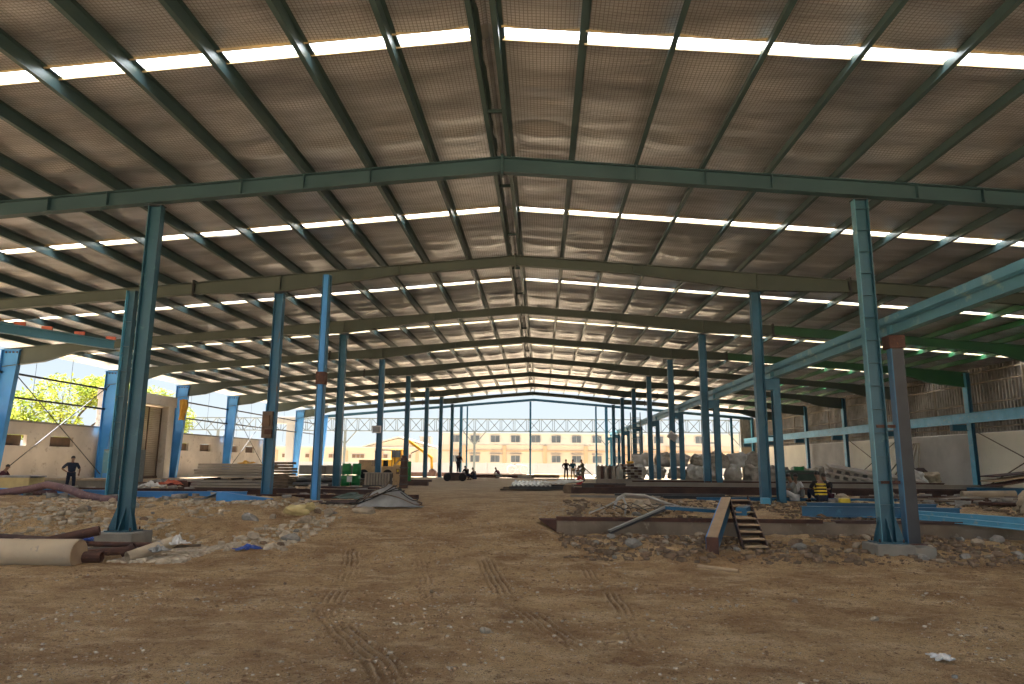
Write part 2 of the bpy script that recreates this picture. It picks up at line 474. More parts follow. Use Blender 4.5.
def tag(o, label, cat, group=None, kind=None):
    o['label'] = label; o['category'] = cat
    if group: o['group'] = group
    if kind: o['kind'] = kind
    return o
def thing(name, label, cat, loc=(0, 0, 0), rz=0.0, group=None):
    o = bpy.data.objects.new(name, None)
    o.empty_display_size = 0.2
    COL.objects.link(o)
    o.location = loc; o.rotation_euler = (0, 0, rz)
    return tag(o, label, cat, group)
def structure(o):
    o['kind'] = 'structure'
    return o
def kids(o): return [c for c in bpy.data.objects if c.parent == o]
def copy_tree(root, loc=None, rz=None, label=None):
    c = root.copy(); COL.objects.link(c)
    if loc is not None: c.location = loc
    if rz is not None: c.rotation_euler = (0, 0, rz)
    if label: c['label'] = label
    for ch in kids(root):
        d = ch.copy(); COL.objects.link(d); d.parent = c
        for g in kids(ch):
            q = g.copy(); COL.objects.link(q); q.parent = d
    return c
ORD = ['first', 'second', 'third', 'fourth', 'fifth', 'sixth', 'seventh', 'eighth', 'ninth', 'tenth', 'eleventh', 'twelfth', 'thirteenth', 'fourteenth', 'fifteenth', 'sixteenth', 'seventeenth']

# ------------------------------------------------------------------ ground shape
BAY = 9.63
def sm(a, b, t):
    q = np.clip((t - a) / (b - a), 0, 1)
    return q * q * (3 - 2 * q)
_rng = np.random.RandomState(3)
_T = _rng.rand(256, 256)
def vnoise(x, y):
    xi = np.floor(x).astype(int); yi = np.floor(y).astype(int)
    fx = x - xi; fy = y - yi
    fx = fx * fx * (3 - 2 * fx); fy = fy * fy * (3 - 2 * fy)
    a = _T[xi % 256, yi % 256]; b = _T[(xi + 1) % 256, yi % 256]; c = _T[xi % 256, (yi + 1) % 256]; d = _T[(xi + 1) % 256, (yi + 1) % 256]
    return (a * (1 - fx) + b * fx) * (1 - fy) + (c * (1 - fx) + d * fx) * fy - 0.5
def fbm(x, y, o=4):
    s = 0; a = 1.0
    for i in range(o):
        s = s + a * vnoise(x * 2 ** i + 17.3 * i, y * 2 ** i + 5.1 * i); a *= 0.5
    return s
TRACKS = [([(-3.88, -0.01), (-3.02, -3.27), (-2.7, -5.37), (-2.38, -6.78), (-1.7, -8.26), (-1.01, -9.48), (-0.49, -10.5)], 0.3), ([(-1.96, -0.6), (-1.47, -3.13), (-0.92, -5.21)], 0.24), ([(-0.2, -1.48), (0.45, -5.09), (0.96, -6.97), (1.41, -8.26), (1.77, -9.18)], 0.28), ([(-4.19, -3.1), (-3.09, -3.81), (-1.26, -4.6)], 0.22), ([(-1.52, -5.26), (-0.58, -6.47), (0.15, -7.87)], 0.24), ([(1.97, -0.93), (2.53, -5.87), (2.49, -8.62)], 0.22)]
def track_h(x, y):
    h = np.zeros_like(x)
    for pts, hw in TRACKS:
        s0 = 0.0
        best = np.full_like(x, 9.0); sb = np.zeros_like(x); sg = np.zeros_like(x)
        for (ax, ay), (bx, by) in zip(pts[:-1], pts[1:]):
            dx, dy = bx - ax, by - ay; l = math.hypot(dx, dy)
            t = np.clip(((x - ax) * dx + (y - ay) * dy) / (l * l), 0, 1)
            ex = x - (ax + dx * t); ey = y - (ay + dy * t)
            d = np.hypot(ex, ey); sd = (ex * dy - ey * dx) / l
            k = d < best
            best = np.where(k, d, best); sb = np.where(k, s0 + t * l, sb); sg = np.where(k, sd, sg)
            s0 += l
        inside = sm(hw, hw * 0.6, best)
        lug = np.sin(2 * math.pi * sg / 0.115 + 0.8 * np.sin(sb * 5.0))
        worn = sm(-0.30, 0.15, vnoise(x * 1.1 + 31, y * 1.1)) 
        h += inside * worn * (-0.004 + 0.032 * lug)
    return h
def ground_z(x, y, fine=True):
    x = np.asarray(x, float); y = np.asarray(y, float)
    nave = 0.93 * sm(-4, 9, y)
    right = 0.26 * sm(-5, 2.5, y) + 0.46 * sm(3.95, 4.1, y) + 0.21 * sm(4.2, 9, y)
    left = 0.03 * sm(-6, -1, y) + 0.53 * sm(0.5, 2.2, y) + 0.37 * sm(1.8, 7, y)
    kr = sm(0.9, 2.0, x + 0.3 * vnoise(y * 0.8, y * 0 + 3)); kl = sm(-6.0, -8.5, x)
    z = nave * (1 - kr) * (1 - kl) + right * kr + left * kl
    z = z - 0.55 * sm(42, 76, y) - 0.35 * sm(80, 95, y)
    if fine:
        near = sm(40, 10, y)
        rough = np.maximum(kr * sm(-2.5, -0.5, y) * sm(3.9, 3.2, y), kl * sm(-0.2, 1.5, y))
        rough = np.maximum(rough, (kr + kl) * 0.35 * sm(4, 7, y))
        z = z + (0.05 + 0.10 * rough) * fbm(x * 0.45, y * 0.6, 3) * near
        z = z + (0.035 + 0.09 * rough) * fbm(x * 2.2, y * 2.8, 4) * near
        z = z + 0.022 * np.abs(fbm(x * 5.5 + 40, y * 6.5, 2)) * near
        # ruts and windrows pushed up along the drive
        z = z + 0.05 * sm(0.25, 0.6, fbm(x * 0.25 + 9, y * 0.5, 2)) * near
        z = z + track_h(x, y)
    return z
def gz(x, y): return float(ground_z(np.array([x]), np.array([y]), False)[0])

def axis(segs):
    out = []
    for a, b, st in segs:
        n = max(1, int(round((b - a) / st)))
        out += list(np.linspace(a, b, n, endpoint=False))
    return np.array(out + [segs[-1][1]])
gx = axis([(-260, -60, 20), (-60, -32, 4), (-32, -14, 0.45), (-14, -6, 0.09), (-6, 3, 0.028), (3, 8, 0.06), (8, 18, 0.12), (18, 32, 0.6), (32, 60, 4), (60, 260, 20)])
gy = axis([(-60, -20, 5), (-20, -13, 0.5), (-13, -3, 0.034), (-3, 5, 0.08), (5, 16, 0.25), (16, 50, 1.2), (50, 120, 5), (120, 420, 30)])
XX, YY = np.meshgrid(gx, gy)
ZZ = ground_z(XX, YY)
nx, ny = len(gx), len(gy)
verts = np.stack([XX, YY, ZZ], -1).reshape(-1, 3)
I, J = np.meshgrid(np.arange(nx - 1), np.arange(ny - 1))
a0 = (J * nx + I).ravel()
faces = np.stack([a0, a0 + 1, a0 + nx + 1, a0 + nx], -1)
def np_mesh(name, verts, faces, mat, smooth=True):
    me = bpy.data.meshes.new(name)
    me.vertices.add(len(verts)); me.vertices.foreach_set('co', verts.astype(np.float32).ravel())
    me.loops.add(faces.size); me.loops.foreach_set('vertex_index', faces.astype(np.int32).ravel())
    me.polygons.add(len(faces)); k = faces.shape[1]
    me.polygons.foreach_set('loop_start', np.arange(0, faces.size, k, dtype=np.int32))
    me.update(calc_edges=True)
    if smooth: me.polygons.foreach_set('use_smooth', [True] * len(faces))
    me.materials.append(M[mat])
    o = bpy.data.objects.new(name, me)
    COL.objects.link(o)
    return o
flo = structure(np_mesh('floor', verts, faces, 'ground'))
att = flo.data.attributes.new('tyre_print', 'FLOAT', 'POINT')      # ridges and grooves of the prints, for shading them by colour
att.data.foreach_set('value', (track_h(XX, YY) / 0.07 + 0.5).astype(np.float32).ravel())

# ------------------------------------------------------------------ roof
RZ, SL = 11.54, 0.0825
def roofz(x): return RZ - SL * abs(x)
Y0R, Y1R = -19.3, 68.2
XE = 30.9
PUR = [0.24] + [2.02 + 1.872 * k for k in range(15)]
SKW = 0.23
sky_c = [BAY * (i + 0.5) - (0.62 if i == -1 else 0) for i in range(-2, 7)]
# y stations of the ceiling: open where a skylight strip runs
segs = []
cur = Y0R
for c in sky_c:
    segs.append((cur, c - SKW)); cur = c + SKW
segs.append((cur, Y1R))
vs, fs = [], []
off = 0
px_all = [0.0] + PUR + [XE]
xs = []
for a, b in zip(px_all[:-1], px_all[1:]):
    n = max(2, int(round((b - a) / 0.24)))
    xs += [(a + (b - a) * i / n, math.sin(math.pi * i / n) ** 0.6 if 0 < i < n else 0.0) for i in range(n)]
xs.append((XE, 0.0))
for side in (-1, 1):
    X1 = np.array([x for x, _ in xs]) * side; SG = np.array([q for _, q in xs])
    for a, b in segs:
        ys = np.linspace(a, b, max(3, int((b - a) / 0.14)))
        Xg, Yg = np.meshgrid(X1, ys); Sg = np.meshgrid(SG, ys)[0]
        cell = np.floor((np.abs(Xg) - 0.15) / 1.872) * 3.7 + side * 50
        drift = 0.02 * np.sin(2 * math.pi * (Yg / 1.22)) * 0.4 + 0.075 * vnoise(Xg * 0.25 + cell, Yg * 1.1 + cell) + 0.06 * vnoise(Xg * 0.7 + cell, Yg * 2.9)
        fr = np.abs(((Yg / BAY) + 0.5) % 1.0 - 0.5) * BAY          # distance to the nearest rafter
        bulge = 0.08 * np.exp(-((fr - 1.0) / 0.28) ** 2) + 0.03 * np.exp(-((fr - 1.9) / 0.2) ** 2)
        Zg = RZ - SL * np.abs(Xg) - Sg * (0.05 + bulge + drift)
        m_ = len(X1)
        vs.append(np.stack([Xg, Yg, Zg], -1).reshape(-1, 3))
        I, J = np.meshgrid(np.arange(m_ - 1), np.arange(len(ys) - 1))
        q0 = (J * m_ + I).ravel() + off
        fs.append(np.stack([q0, q0 + m_, q0 + m_ + 1, q0 + 1], -1))
        off += vs[-1].shape[0]
# roof strip added on the right to keep sun off the wall end
X1 = np.array([x for x, _ in xs if x > 17.0]); SG = np.array([q for x, q in xs if x > 17.0])
ys = np.linspace(Y1R, 77.6, 40)
Xg, Yg = np.meshgrid(X1, ys); Sg = np.meshgrid(SG, ys)[0]
Zg = RZ - SL * Xg - Sg * (0.06 + 0.05 * vnoise(Xg * .5, Yg * 1.3))
vs.append(np.stack([Xg, Yg, Zg], -1).reshape(-1, 3))
m_ = len(X1); I, J = np.meshgrid(np.arange(m_ - 1), np.arange(len(ys) - 1)); q0 = (J * m_ + I).ravel() + off
fs.append(np.stack([q0, q0 + m_, q0 + m_ + 1, q0 + 1], -1))
ceil = np_mesh('ceiling', np.concatenate(vs), np.concatenate(fs), 'foil')
structure(ceil)

for i, c in enumerate(sky_c):
    for side, sn in ((-1, 'left'), (1, 'right')):
        b = MB()
        n = 40
        for k in range(n):                                 # corrugated translucent sheet
            xa = 0.28 + (XE - 0.28) * k / n; xb = 0.28 + (XE - 0.28) * (k + 1) / n
            b.add([(side * xa, c - SKW - .06, roofz(xa) + .03), (side * xb, c - SKW - .06, roofz(xb) + .03), (side * xb, c + SKW + .06, roofz(xb) + .03), (side * xa, c + SKW + .06, roofz(xa) + .03)], [(0, 1, 2, 3)])
        o = thing('skylight_strip', 'x', 'skylight', (0, 0, 0))
        b.build('translucent_sheet', 'skylight', o)
        for ye, mt_ in ((c - SKW, 'hem_yellow'), (c + SKW, 'hem_yellow')):
            MB().bar((side * .3, ye, roofz(.3) - .015), (side * XE, ye, roofz(XE) - .015), .035, .11).build('edge_tape', mt_, o)
        if i < 2:
            lab = 'bright skylight strip across the %s roof slope, %s' % (sn, 'nearest the top edge of the picture' if i == 1 else 'above and behind the viewer')
        else:
            lab = 'bright skylight strip on the %s roof slope just beyond the %s rafter' % (sn, ORD[i - 2])
        tag(o, lab, 'skylight', 'skylight strips in the roof')
# outer metal covering: ridge cap closes the gap over the ridge
b = MB()
b.prism([(-0.34, Y0R, RZ - 0.0), (0, Y0R, RZ + 0.05), (0.34, Y0R, RZ - 0.0), (0.34, Y0R, RZ + 0.03), (0, Y0R, RZ + 0.08), (-0.34, Y0R, RZ + 0.03)], (0, Y1R - Y0R, 0))
structure(b.build('trim_1', 'sheet_metal'))

# purlins: one continuous cold-formed Z each
for side, sn in ((-1, 'left'), (1, 'right')):
    for k, x in enumerate(PUR):
        zt = roofz(x) - 0.03
        b = MB(); t = 0.012; hh = 0.30; fl = 0.10
        cx = side * x
        outl = [(-t / 2, 0), (-t / 2, -hh + t), (-fl, -hh + t), (-fl, -hh + 0.03), (-fl - t * .6, -hh + 0.03), (-fl - t * .6, -hh), (t / 2, -hh), (t / 2, -t), (fl, -t), (fl, 0)]
        outl = [(cx + px_, Y0R, zt + pz - (SL * 0.0)) for px_, pz in outl]
        b.prism(outl, (0, Y1R - Y0R, 0))
        m_ = 'purlin_green' if (side > 0 and x > 20) else 'purlin'
        o = b.build('roof_purlin', m_)
        if k == 0: lab = 'long steel roof purlin hugging the ridge on its %s side' % sn
        else: lab = 'long steel roof purlin, %s one out from the ridge pair on the %s slope' % (ORD[k - 1], sn)
        tag(o, lab, 'purlin', 'roof purlins running the length of the shed')

# ridge bridging pieces seen between the two ridge purlins
for i in range(-1, 7):
    for f_ in (0.25, 0.75):
        y = BAY * (i + f_)
        b = MB(); b.bar((-0.24, y, RZ - 0.22), (0.24, y, RZ - 0.22), 0.05, 0.09)
        tag(b.build('ridge_spacer', 'purlin'), 'short spacer between the two ridge purlins, %s one %s frame' % ('nearer' if f_ < .5 else 'farther', 'past the ' + ORD[i] if i >= 0 else 'before the first'), 'spacer', 'spacers between the ridge purlins')

# rafters ----------------------------------------------------------------
def rafter(i, side, sn):
    y = BAY * i
    base = (0, y, 0)
    if i == 0: mat = 'rafter_teal'
    elif i == 8: mat = 'teal'
    else: mat = 'rafter_olive'
    if side > 0 and i in (2, 3): mats_out = 'rafter_green'
    else: mats_out = mat
    top = lambda x: 11.17 - SL * x
    if i == 0: prof = [(0.0, .47), (10, .46), (19, .46), (26.5, .5), (29.9, 1.0)]
    elif i == 8: prof = [(0.0, .34), (10, .34), (20, .36), (30.0, .40)]
    else: prof = [(0.0, .43), (5.0, .41), (9.0, .66), (10.15, .72), (11.3, .66), (13.9, .50), (22, .47), (25.6, .50), (27.6, .95), (30.0, 1.05)]
    lab = 'dark teal' if i == 0 else 'grey-green'
    where = 'first frame, nearest the camera' if i == 0 else ('last frame, at the far end' if i == 8 else '%s frame from the camera' % ORD[i])
    t = thing('roof_rafter', '%s steel rafter %s of the ridge, %s' % (lab, sn, where), 'rafter', base, group='portal frame rafters')
    tw, tf, fw_ = 0.016, 0.025, 0.26
    for (m2, lo, hi) in ((mat, 0, 13.95), (mats_out, 13.95, 31)) if i not in (0, 8) else ((mat, 0, 31),):
        pts = [p for p in prof if lo < p[0] < hi]
        def dep(x):
            for (xa, da), (xb, db) in zip(prof[:-1], prof[1:]):
                if xa <= x <= xb: return da + (db - da) * (x - xa) / (xb - xa)
            return prof[-1][1]
        xsn = [max(lo, 0)] + [p[0] for p in pts] + [min(hi, 30.0)]
        xsn = sorted(set(xsn))
        w_, tfb, bfb = MB(), MB(), MB()
        for xa, xb in zip(xsn[:-1], xsn[1:]):
            za, zb, da, db = top(xa), top(xb), dep(xa), dep(xb)
            w_.prism([(side * xa, -tw / 2, za), (side * xb, -tw / 2, zb), (side * xb, -tw / 2, zb - db), (side * xa, -tw / 2, za - da)], (0, tw, 0))
            tfb.prism([(side * xa, -fw_ / 2, za), (side * xb, -fw_ / 2, zb), (side * xb, -fw_ / 2, zb - tf), (side * xa, -fw_ / 2, za - tf)], (0, fw_, 0))
            bfb.prism([(side * xa, -fw_ / 2, za - da), (side * xb, -fw_ / 2, zb - db), (side * xb, -fw_ / 2, zb - db + tf), (side * xa, -fw_ / 2, za - da + tf)], (0, fw_, 0))
        w_.build('web', m2, t); tfb.build('top_flange', m2, t); bfb.build('bottom_flange', m2, t)
    # stiffener plates
    st = {0: [3.85, 7.65, 11.63, 5.8, 13.4], 8: []}.get(i, [10.15, 5.0])
    for x in st:
        d_ = dep(x)
        MB().box((side * x, 0, top(x) - d_ / 2), (0.025, fw_ - 0.01, d_ - .04)).build('stiffener', mat, t)
    if i not in (0, 8):
        b = MB()
        for dx in (-0.025, 0.025):
            b.box((side * (13.95 + dx), 0, top(13.95) - .25), (0.03, 0.30, 0.72))
        sp = b.build('splice_plate', 'grey_steel', t)
        for zz in (-.10, -.42):
            MB().box((side * 13.95, -.10, top(13.95) + zz), (0.16, 0.04, 0.04)).build('bolt', 'grey_steel', sp)
    # ridge end plate
    MB().box((side * 0.02, 0, top(0) - .24), (0.03, 0.30, 0.62 if i < 8 else .42)).build('end_plate', mat, t)
    if 0 < i < 8:
        for x in (8.4, 11.0, 16.6, 19.2):
            b = MB(); b.box((side * x, -fw_ / 2 + .02, top(x) - dep(x) - .015), (0.16, 0.05, 0.05)); b.build('flange_clip', 'grey_steel', t)
    return t
for i in range(9):
    rafter(i, -1, 'left'); rafter(i, 1, 'right')

# columns ----------------------------------------------------------------
def gusset(b, x, y, z, dx, dy, h):
    """triangular base plate fin from a point outwards"""
    n = Vector((dx, dy, 0)); side = Vector((-dy, dx, 0)).normalized() * 0.012
    p = Vector((x, y, z))
    b.prism([p - side, p + n - side, p + n * 0.9 + Vector((0, 0, 0.08)) - side, p + Vector((0, 0, h)) - side], side * 2)
def nave_column(i, side, sn):
    x0 = -10.15 if side < 0 else 10.04
    y = BAY * i
    zb = {(0, -1): .54, (0, 1): .49, (1, -1): 1.0, (1, 1): .90}.get((i, side), gz(x0, y) + 0.02)
    zt = 9.79 if i == 0 else (9.56 if i < 8 else 10.0)
    m = 'teal' if i == 0 else ('blue_worn' if i in (1, 3) and side < 0 else 'blue')
    lab = ('teal steel column with finned base on a concrete block, nearest on the %s' if i == 0 else 'blue steel column along the %s edge of the central aisle, ' + ORD[i] + ' from the camera') % sn
    t = thing('steel_column', lab, 'column', (x0, y, zb), group='tall columns along the central aisle')
    H = zt - zb
    d, fwid, tf, tw = (0.38, 0.23, 0.025, 0.016) if i == 0 else (0.38, 0.30, 0.025, 0.016)
    MB().box((0, 0, H / 2), (d - 2 * tf, tw, H - .02)).build('web', m, t)
    for s_ in (-1, 1):
        MB().box((s_ * (d / 2 - tf / 2), 0, H / 2), (tf, fwid, H)).build('flange', 'crane_teal' if (i == 0 and side > 0 and s_ < 0) else m, t)  # left flange in paler teal: light from that side put into its colour
    MB().box((0, 0, 0.015), (d + .36, fwid + .36, 0.03)).build('base_plate', m, t)
    MB().box((0, 0, H - .012), (d + .06, fwid + .04, 0.024)).build('cap_plate', 'grey_steel', t)
    if i == 0:
        z = 0.95
        while z < H - .2:
            if side > 0:
                b = MB(); b.box((0, -fwid / 4, z), (d - 2 * tf, fwid / 2 - .01, .014)); b.box((0, fwid / 4, z), (d - 2 * tf, fwid / 2 - .01, .014))
                b.build('stiffener', m, t)
            z += 0.62
        gb = [MB() for _ in range(3)]
        for q, (gx_, gy_, ddx, ddy) in enumerate(((-d / 2, -.1, -.16, -.08), (0, -.01, 0.0, -.26), (d / 2, -.1, .16, -.08))):
            gusset(gb[q], gx_, gy_, 0.03, ddx, ddy, .62); gb[q].build('base_fin', m, t)
        for gx_, ddx in ((-d / 2, -.17), (d / 2, .17)):
            g_ = MB(); gusset(g_, gx_, 0.0, 0.03, ddx, 0, .62); g_.build('base_fin', m, t)
        for bx in (-.3, .3):
            for by in (-.22, .22):
                MB().tube([(bx, by, 0), (bx, by, .11)], .018, 8).build('anchor_bolt', 'rust', t)
    return t, zb
for i in range(9):
    for side, sn in ((-1, 'left'), (1, 'right')):
        t, zb = nave_column(i, side, sn)
        if i == 0:
            c = (-10.15 + .05, -.05) if side < 0 else (10.04 - .02, -.05)
            sz = (1.02, 1.0, zb + .35) if side < 0 else (0.95, 0.9, zb + .35)
            o = MB().box((c[0], c[1], zb - sz[2] / 2), sz).build('concrete_block', 'concrete', bevel=0.03)
            tag(o, 'square concrete footing block under the nearest %s column' % sn, 'footing')

# shorter crane columns to the right of the main row
for i in range(9):
    x0, y = 10.66, BAY * i
    zb = .47 if i == 0 else gz(x0, y) + .02
    zt = 5.90
    t = thing('crane_column', ('short half blue half grey crane column beside the nearest right column' if i == 0 else 'short blue crane column just right of the %s tall right column' % ORD[i]), 'column', (x0, y, zb), group='short crane columns on the right')
    H = zt - zb - .36 if i == 0 else zt - zb
    m = 'blue' if i else 'blue_beam'
    MB().box((0, 0, H / 2), (.016, .24, H)).build('web', m, t)
    for s_ in (-1, 1):
        MB().box((0, s_ * .13, H / 2), (.30, .024, H)).build('flange', ('grey_steel' if i == 0 and s_ < 0 else m), t)
    if i == 0:
        MB().box((-.165, -.02, H / 2), (.03, .24, H)).build('side_plate', 'blue_beam', t)
        MB().box((-.02, 0, H + .18), (.42, .40, .36)).build('bracket', 'rust', t, bevel=.01)
        MB().box((0, 0, .012), (.5, .5, .024)).build('base_plate', 'rust', t)
        for z in (1.55, 3.0):
            MB().box((-.42, 0, z), (.5, .06, .08)).build('tie_bar', 'rust', t)
    else:
        MB().box((-.18, 0, H - .26), (.60, .30, .44)).build('bracket', m, t, bevel=.01)
        MB().box((-.32, 0, 2.6), (.28, .05, .06)).build('tie_bar', m, t)
    if i == 0:
        o = MB().box((10.80, .05, .26), (.6, .7, .30)).build('concrete_block', 'concrete', bevel=0.03)
        tag(o, 'low concrete block under the nearest short crane column', 'footing')

# crane runway on the short columns
for i in range(-1, 8):
    ya, yb = BAY * i + .01, BAY * (i + 1) - .01
    z0 = 5.92
    lab = 'pale teal crane beam on the short right columns, span ' + ('coming towards the camera from the nearest column' if i == -1 else 'between the %s and %s columns' % (ORD[i], ORD[i + 1]))
    t = thing('crane_beam', lab, 'beam', (10.62, ya, z0), group='crane beams over the short right columns')
    L_ = yb - ya
    MB().bar((0, 0, .145), (0, L_, .145), .016, .25).build('web', 'crane_teal', t)
    MB().bar((0, 0, .012), (0, L_, .012), .22, .024).build('bottom_flange', 'crane_teal', t)
    MB().bar((0, 0, .28), (0, L_, .28), .26, .022).build('top_flange', 'crane_teal', t)
    b = MB(); b.bar((-.17, 0, .40), (-.17, L_, .40), .016, .20); b.bar((.17, 0, .40), (.17, L_, .40), .016, .20); b.bar((0, 0, .325), (0, L_, .325), .20, .03)
    b.build('cap_channel', 'crane_teal', t)
    for q in (0.06, L_ - .06):
        MB().box((0, q, .16), (.20, .02, .30)).build('stiffener', 'crane_teal', t)

# outer columns -----------------------------------------------------------
for i in range(2, 9):
    for side, sn in ((-1, 'left'), (1, 'right')):
        y = BAY * i
        zb = gz(side * 29.6, y) - .02
        zt = 8.62
        mat = 'blue_bright' if side < 0 else 'blue'
        if side < 0: lab = 'bright blue tapered column standing against the low left wall, %s one from the camera' % ORD[i - 2]
        else: lab = 'dark blue tapered column against the clad right wall, %s one from the camera' % ORD[i - 2]
        t = thing('outer_column', lab, 'column', (side * 30.1, y, zb), group='tapered columns along the %s wall' % sn)
        H = zt - zb
        din0, din1 = (.55, 1.05) if side < 0 else (.26, .30)
        s_ = -side
        MB().prism([(0, -.01, 0), (s_ * din0, -.01, 0), (s_ * din1, -.01, H), (0, -.01, H)], (0, .02, 0)).build('web', mat, t)
        MB().bar((0, 0, 0), (0, 0, H), .32, .03, (1, 0, 0)).build('flange', mat, t)
        MB().bar((s_ * din0, 0, 0), (s_ * din1, 0, H), .32 if side < 0 else .46, .03, (1, 0, 0)).build('flange', 'blue_light' if side > 0 else mat, t)  # inner flange on the right row paler, its lit look put into the colour
        MB().box((s_ * din1 / 2, 0, H + .02), (din1 + .2, .34, .04)).build('cap_plate', mat, t)
        for k in range(4 if side < 0 else 2):
            MB().box((s_ * (.2 + .22 * k), -.04, H - .12), (.07, .1, .08)).build('bolt', 'dark_rust', t)
        if side < 0:
            # knee of the rafter reaching down to the cap, on top of the column
            pass

# left low wall with vent openings ------------------------------------------
def wall_with_holes(name, xw, thick, y0, y1, z0, z1, holes, mat):
    b = MB()
    ys = sorted({y0, y1} | {h[0] for h in holes} | {h[1] for h in holes})
    for a, c in zip(ys[:-1], ys[1:]):
        hs = [h for h in holes if h[0] <= a + 1e-6 and h[1] >= c - 1e-6]
        if hs:
            h = hs[0]
            b.box((xw, (a + c) / 2, (z0 + h[2]) / 2), (thick, c - a, h[2] - z0))
            b.box((xw, (a + c) / 2, (z1 + h[3]) / 2), (thick, c - a, z1 - h[3]))
        else:
            b.box((xw, (a + c) / 2, (z0 + z1) / 2), (thick, c - a, z1 - z0))
    return structure(b.build(name, mat))
holes = [(BAY + 1.2, BAY + 3.3, 3.2, 3.85), (BAY + 5.0, BAY + 7.1, 3.2, 3.85), (20.3, 22.4, 3.2, 3.85), (24.4, 26.6, 3.2, 3.85), (39.7, 41.85, 3.2, 3.85), (43.95, 46.0, 3.2, 3.85), (49.5, 51.9, 3.2, 3.85), (53.8, 56.0, 3.2, 3.85)]
wall_with_holes('wall_left', -30.55, .24, 4, BAY * 5 + 10.4, 0.0, 4.6, [h for h in holes if h[1] < 57.5], 'wall_left')
b = MB(); b.box((-30.55, 31.28, 4.66), (.34, 54.56, .12)); structure(b.build('trim_2', 'concrete'))
for h in holes:
    if h[1] > 57.5: continue
    o = MB().box((-30.64, (h[0] + h[1]) / 2, (h[2] + h[3]) / 2 - .02), (.03, h[1] - h[0] - (.5 if holes.index(h) == 2 else .02), h[3] - h[2] - .02)).build('vent_board', 'recess')
    n_ = holes.index(h)
    bayn = int(h[0] // BAY)
    tag(o, 'brown board filling the %s vent opening in the left wall bay beyond the %s frame' % ('nearer' if n_ % 2 == 0 else 'farther', ORD[bayn]), 'vent', 'boarded vents in the left wall')

# roller-shutter gateway in the left wall
gt = thing('shutter_gate', 'tall beige roller shutter gate framed in concrete in the left wall', 'gate', (-30.1, 33.4, .9))
MB().box((0, -3.75, 2.95), (1.3, .95, 6.3)).build('pier', 'wall_left', gt, bevel=.02)
MB().box((0, 3.4, 2.95), (1.3, .9, 6.3)).build('pier', 'wall_left', gt, bevel=.02)
MB().box((0, -.15, 6.2), (1.34, 8.4, .85)).build('lintel', 'wall_left', gt, bevel=.02)
b = MB()
for k in range(38):
    z = .08 + k * .148
    b.prism([(.05, -3.3, z), (.10, -3.3, z + .04), (.10, -3.3, z + .10), (.05, -3.3, z + .14), (.02, -3.3, z + .14), (.02, -3.3, z)], (0, 6.3, 0))
sh = b.build('shutter', 'gate', gt)
for q in (-1.1, 1.0, 2.75):
    MB().box((.14, q, 2.8), (.06, .09, 5.6)).build('guide_rail', 'recess', gt)
MB().box((.12, 0, .12), (.1, 6.2, .2)).build('bottom_rail', 'recess', gt)

# thin girts, brace rods and hangers in the open left side
def rod(p0, p1, r, name, label, cat, mat='wire', group=None):
    o = MB().tube([p0, p1], r, 6).build(name, mat)
    return tag(o, label, cat, group)
for i in range(1, 8):
    for z, hn in ((7.38, 'upper'), (5.98, 'lower')):
        if i == 3: continue
        o = MB().ibeam((-30.0, BAY * i + .012, z), (-30.0, BAY * (i + 1) - .012, z - .05), .12, .09, .02, .02).build('side_girt', 'grey_steel')
        tag(o, 'thin dark %s girt across the open side, left bay between frames %s and %s' % (hn, ORD[i], ORD[i + 1]), 'girt', 'girts above the low left wall')
    for f_ in (() if i == 3 else (.33, .67)):
        rod((-30.45, BAY * (i + f_), 9.03), (-30.45, BAY * (i + f_), 4.66), .012, 'sag_rod', '%s thin vertical hanger wire in the open left side after the %s frame' % ('nearer' if f_ < .5 else 'farther', ORD[i]), 'rod', group='hanger wires above the left wall')
for (ya, yb, wh) in ((BAY * 2, BAY * 3, 'second and third'), (BAY * 5, BAY * 6, 'fifth and sixth')):
    rod((-29.7, ya + .2, 7.6), (-29.7, yb - .2, 1.4), .03, 'brace_rod', 'long diagonal brace rod against the left wall falling away between the %s frames' % wh, 'rod')
    rod((-29.7, ya + .2, 1.4), (-29.7, yb - .2, 7.6), .03, 'brace_rod', 'long diagonal brace rod against the left wall climbing away between the %s frames' % wh, 'rod')

# right wall -------------------------------------------------------------
b = MB(); b.box((30.65, 29.25, 2.25), (.24, 96.5, 4.7)); structure(b.build('wall_right', 'wall_right'))
o = MB().box((30.50, 34.2, 2.25), (.06, 8.4, 4.64)).build('wall_patch', 'wall_patch'); structure(o); o.name = 'trim_3'
o = MB().box((30.50, 54.4, 2.25), (.06, 8.8, 4.64)).build('trim_4', 'wall_patch'); structure(o)
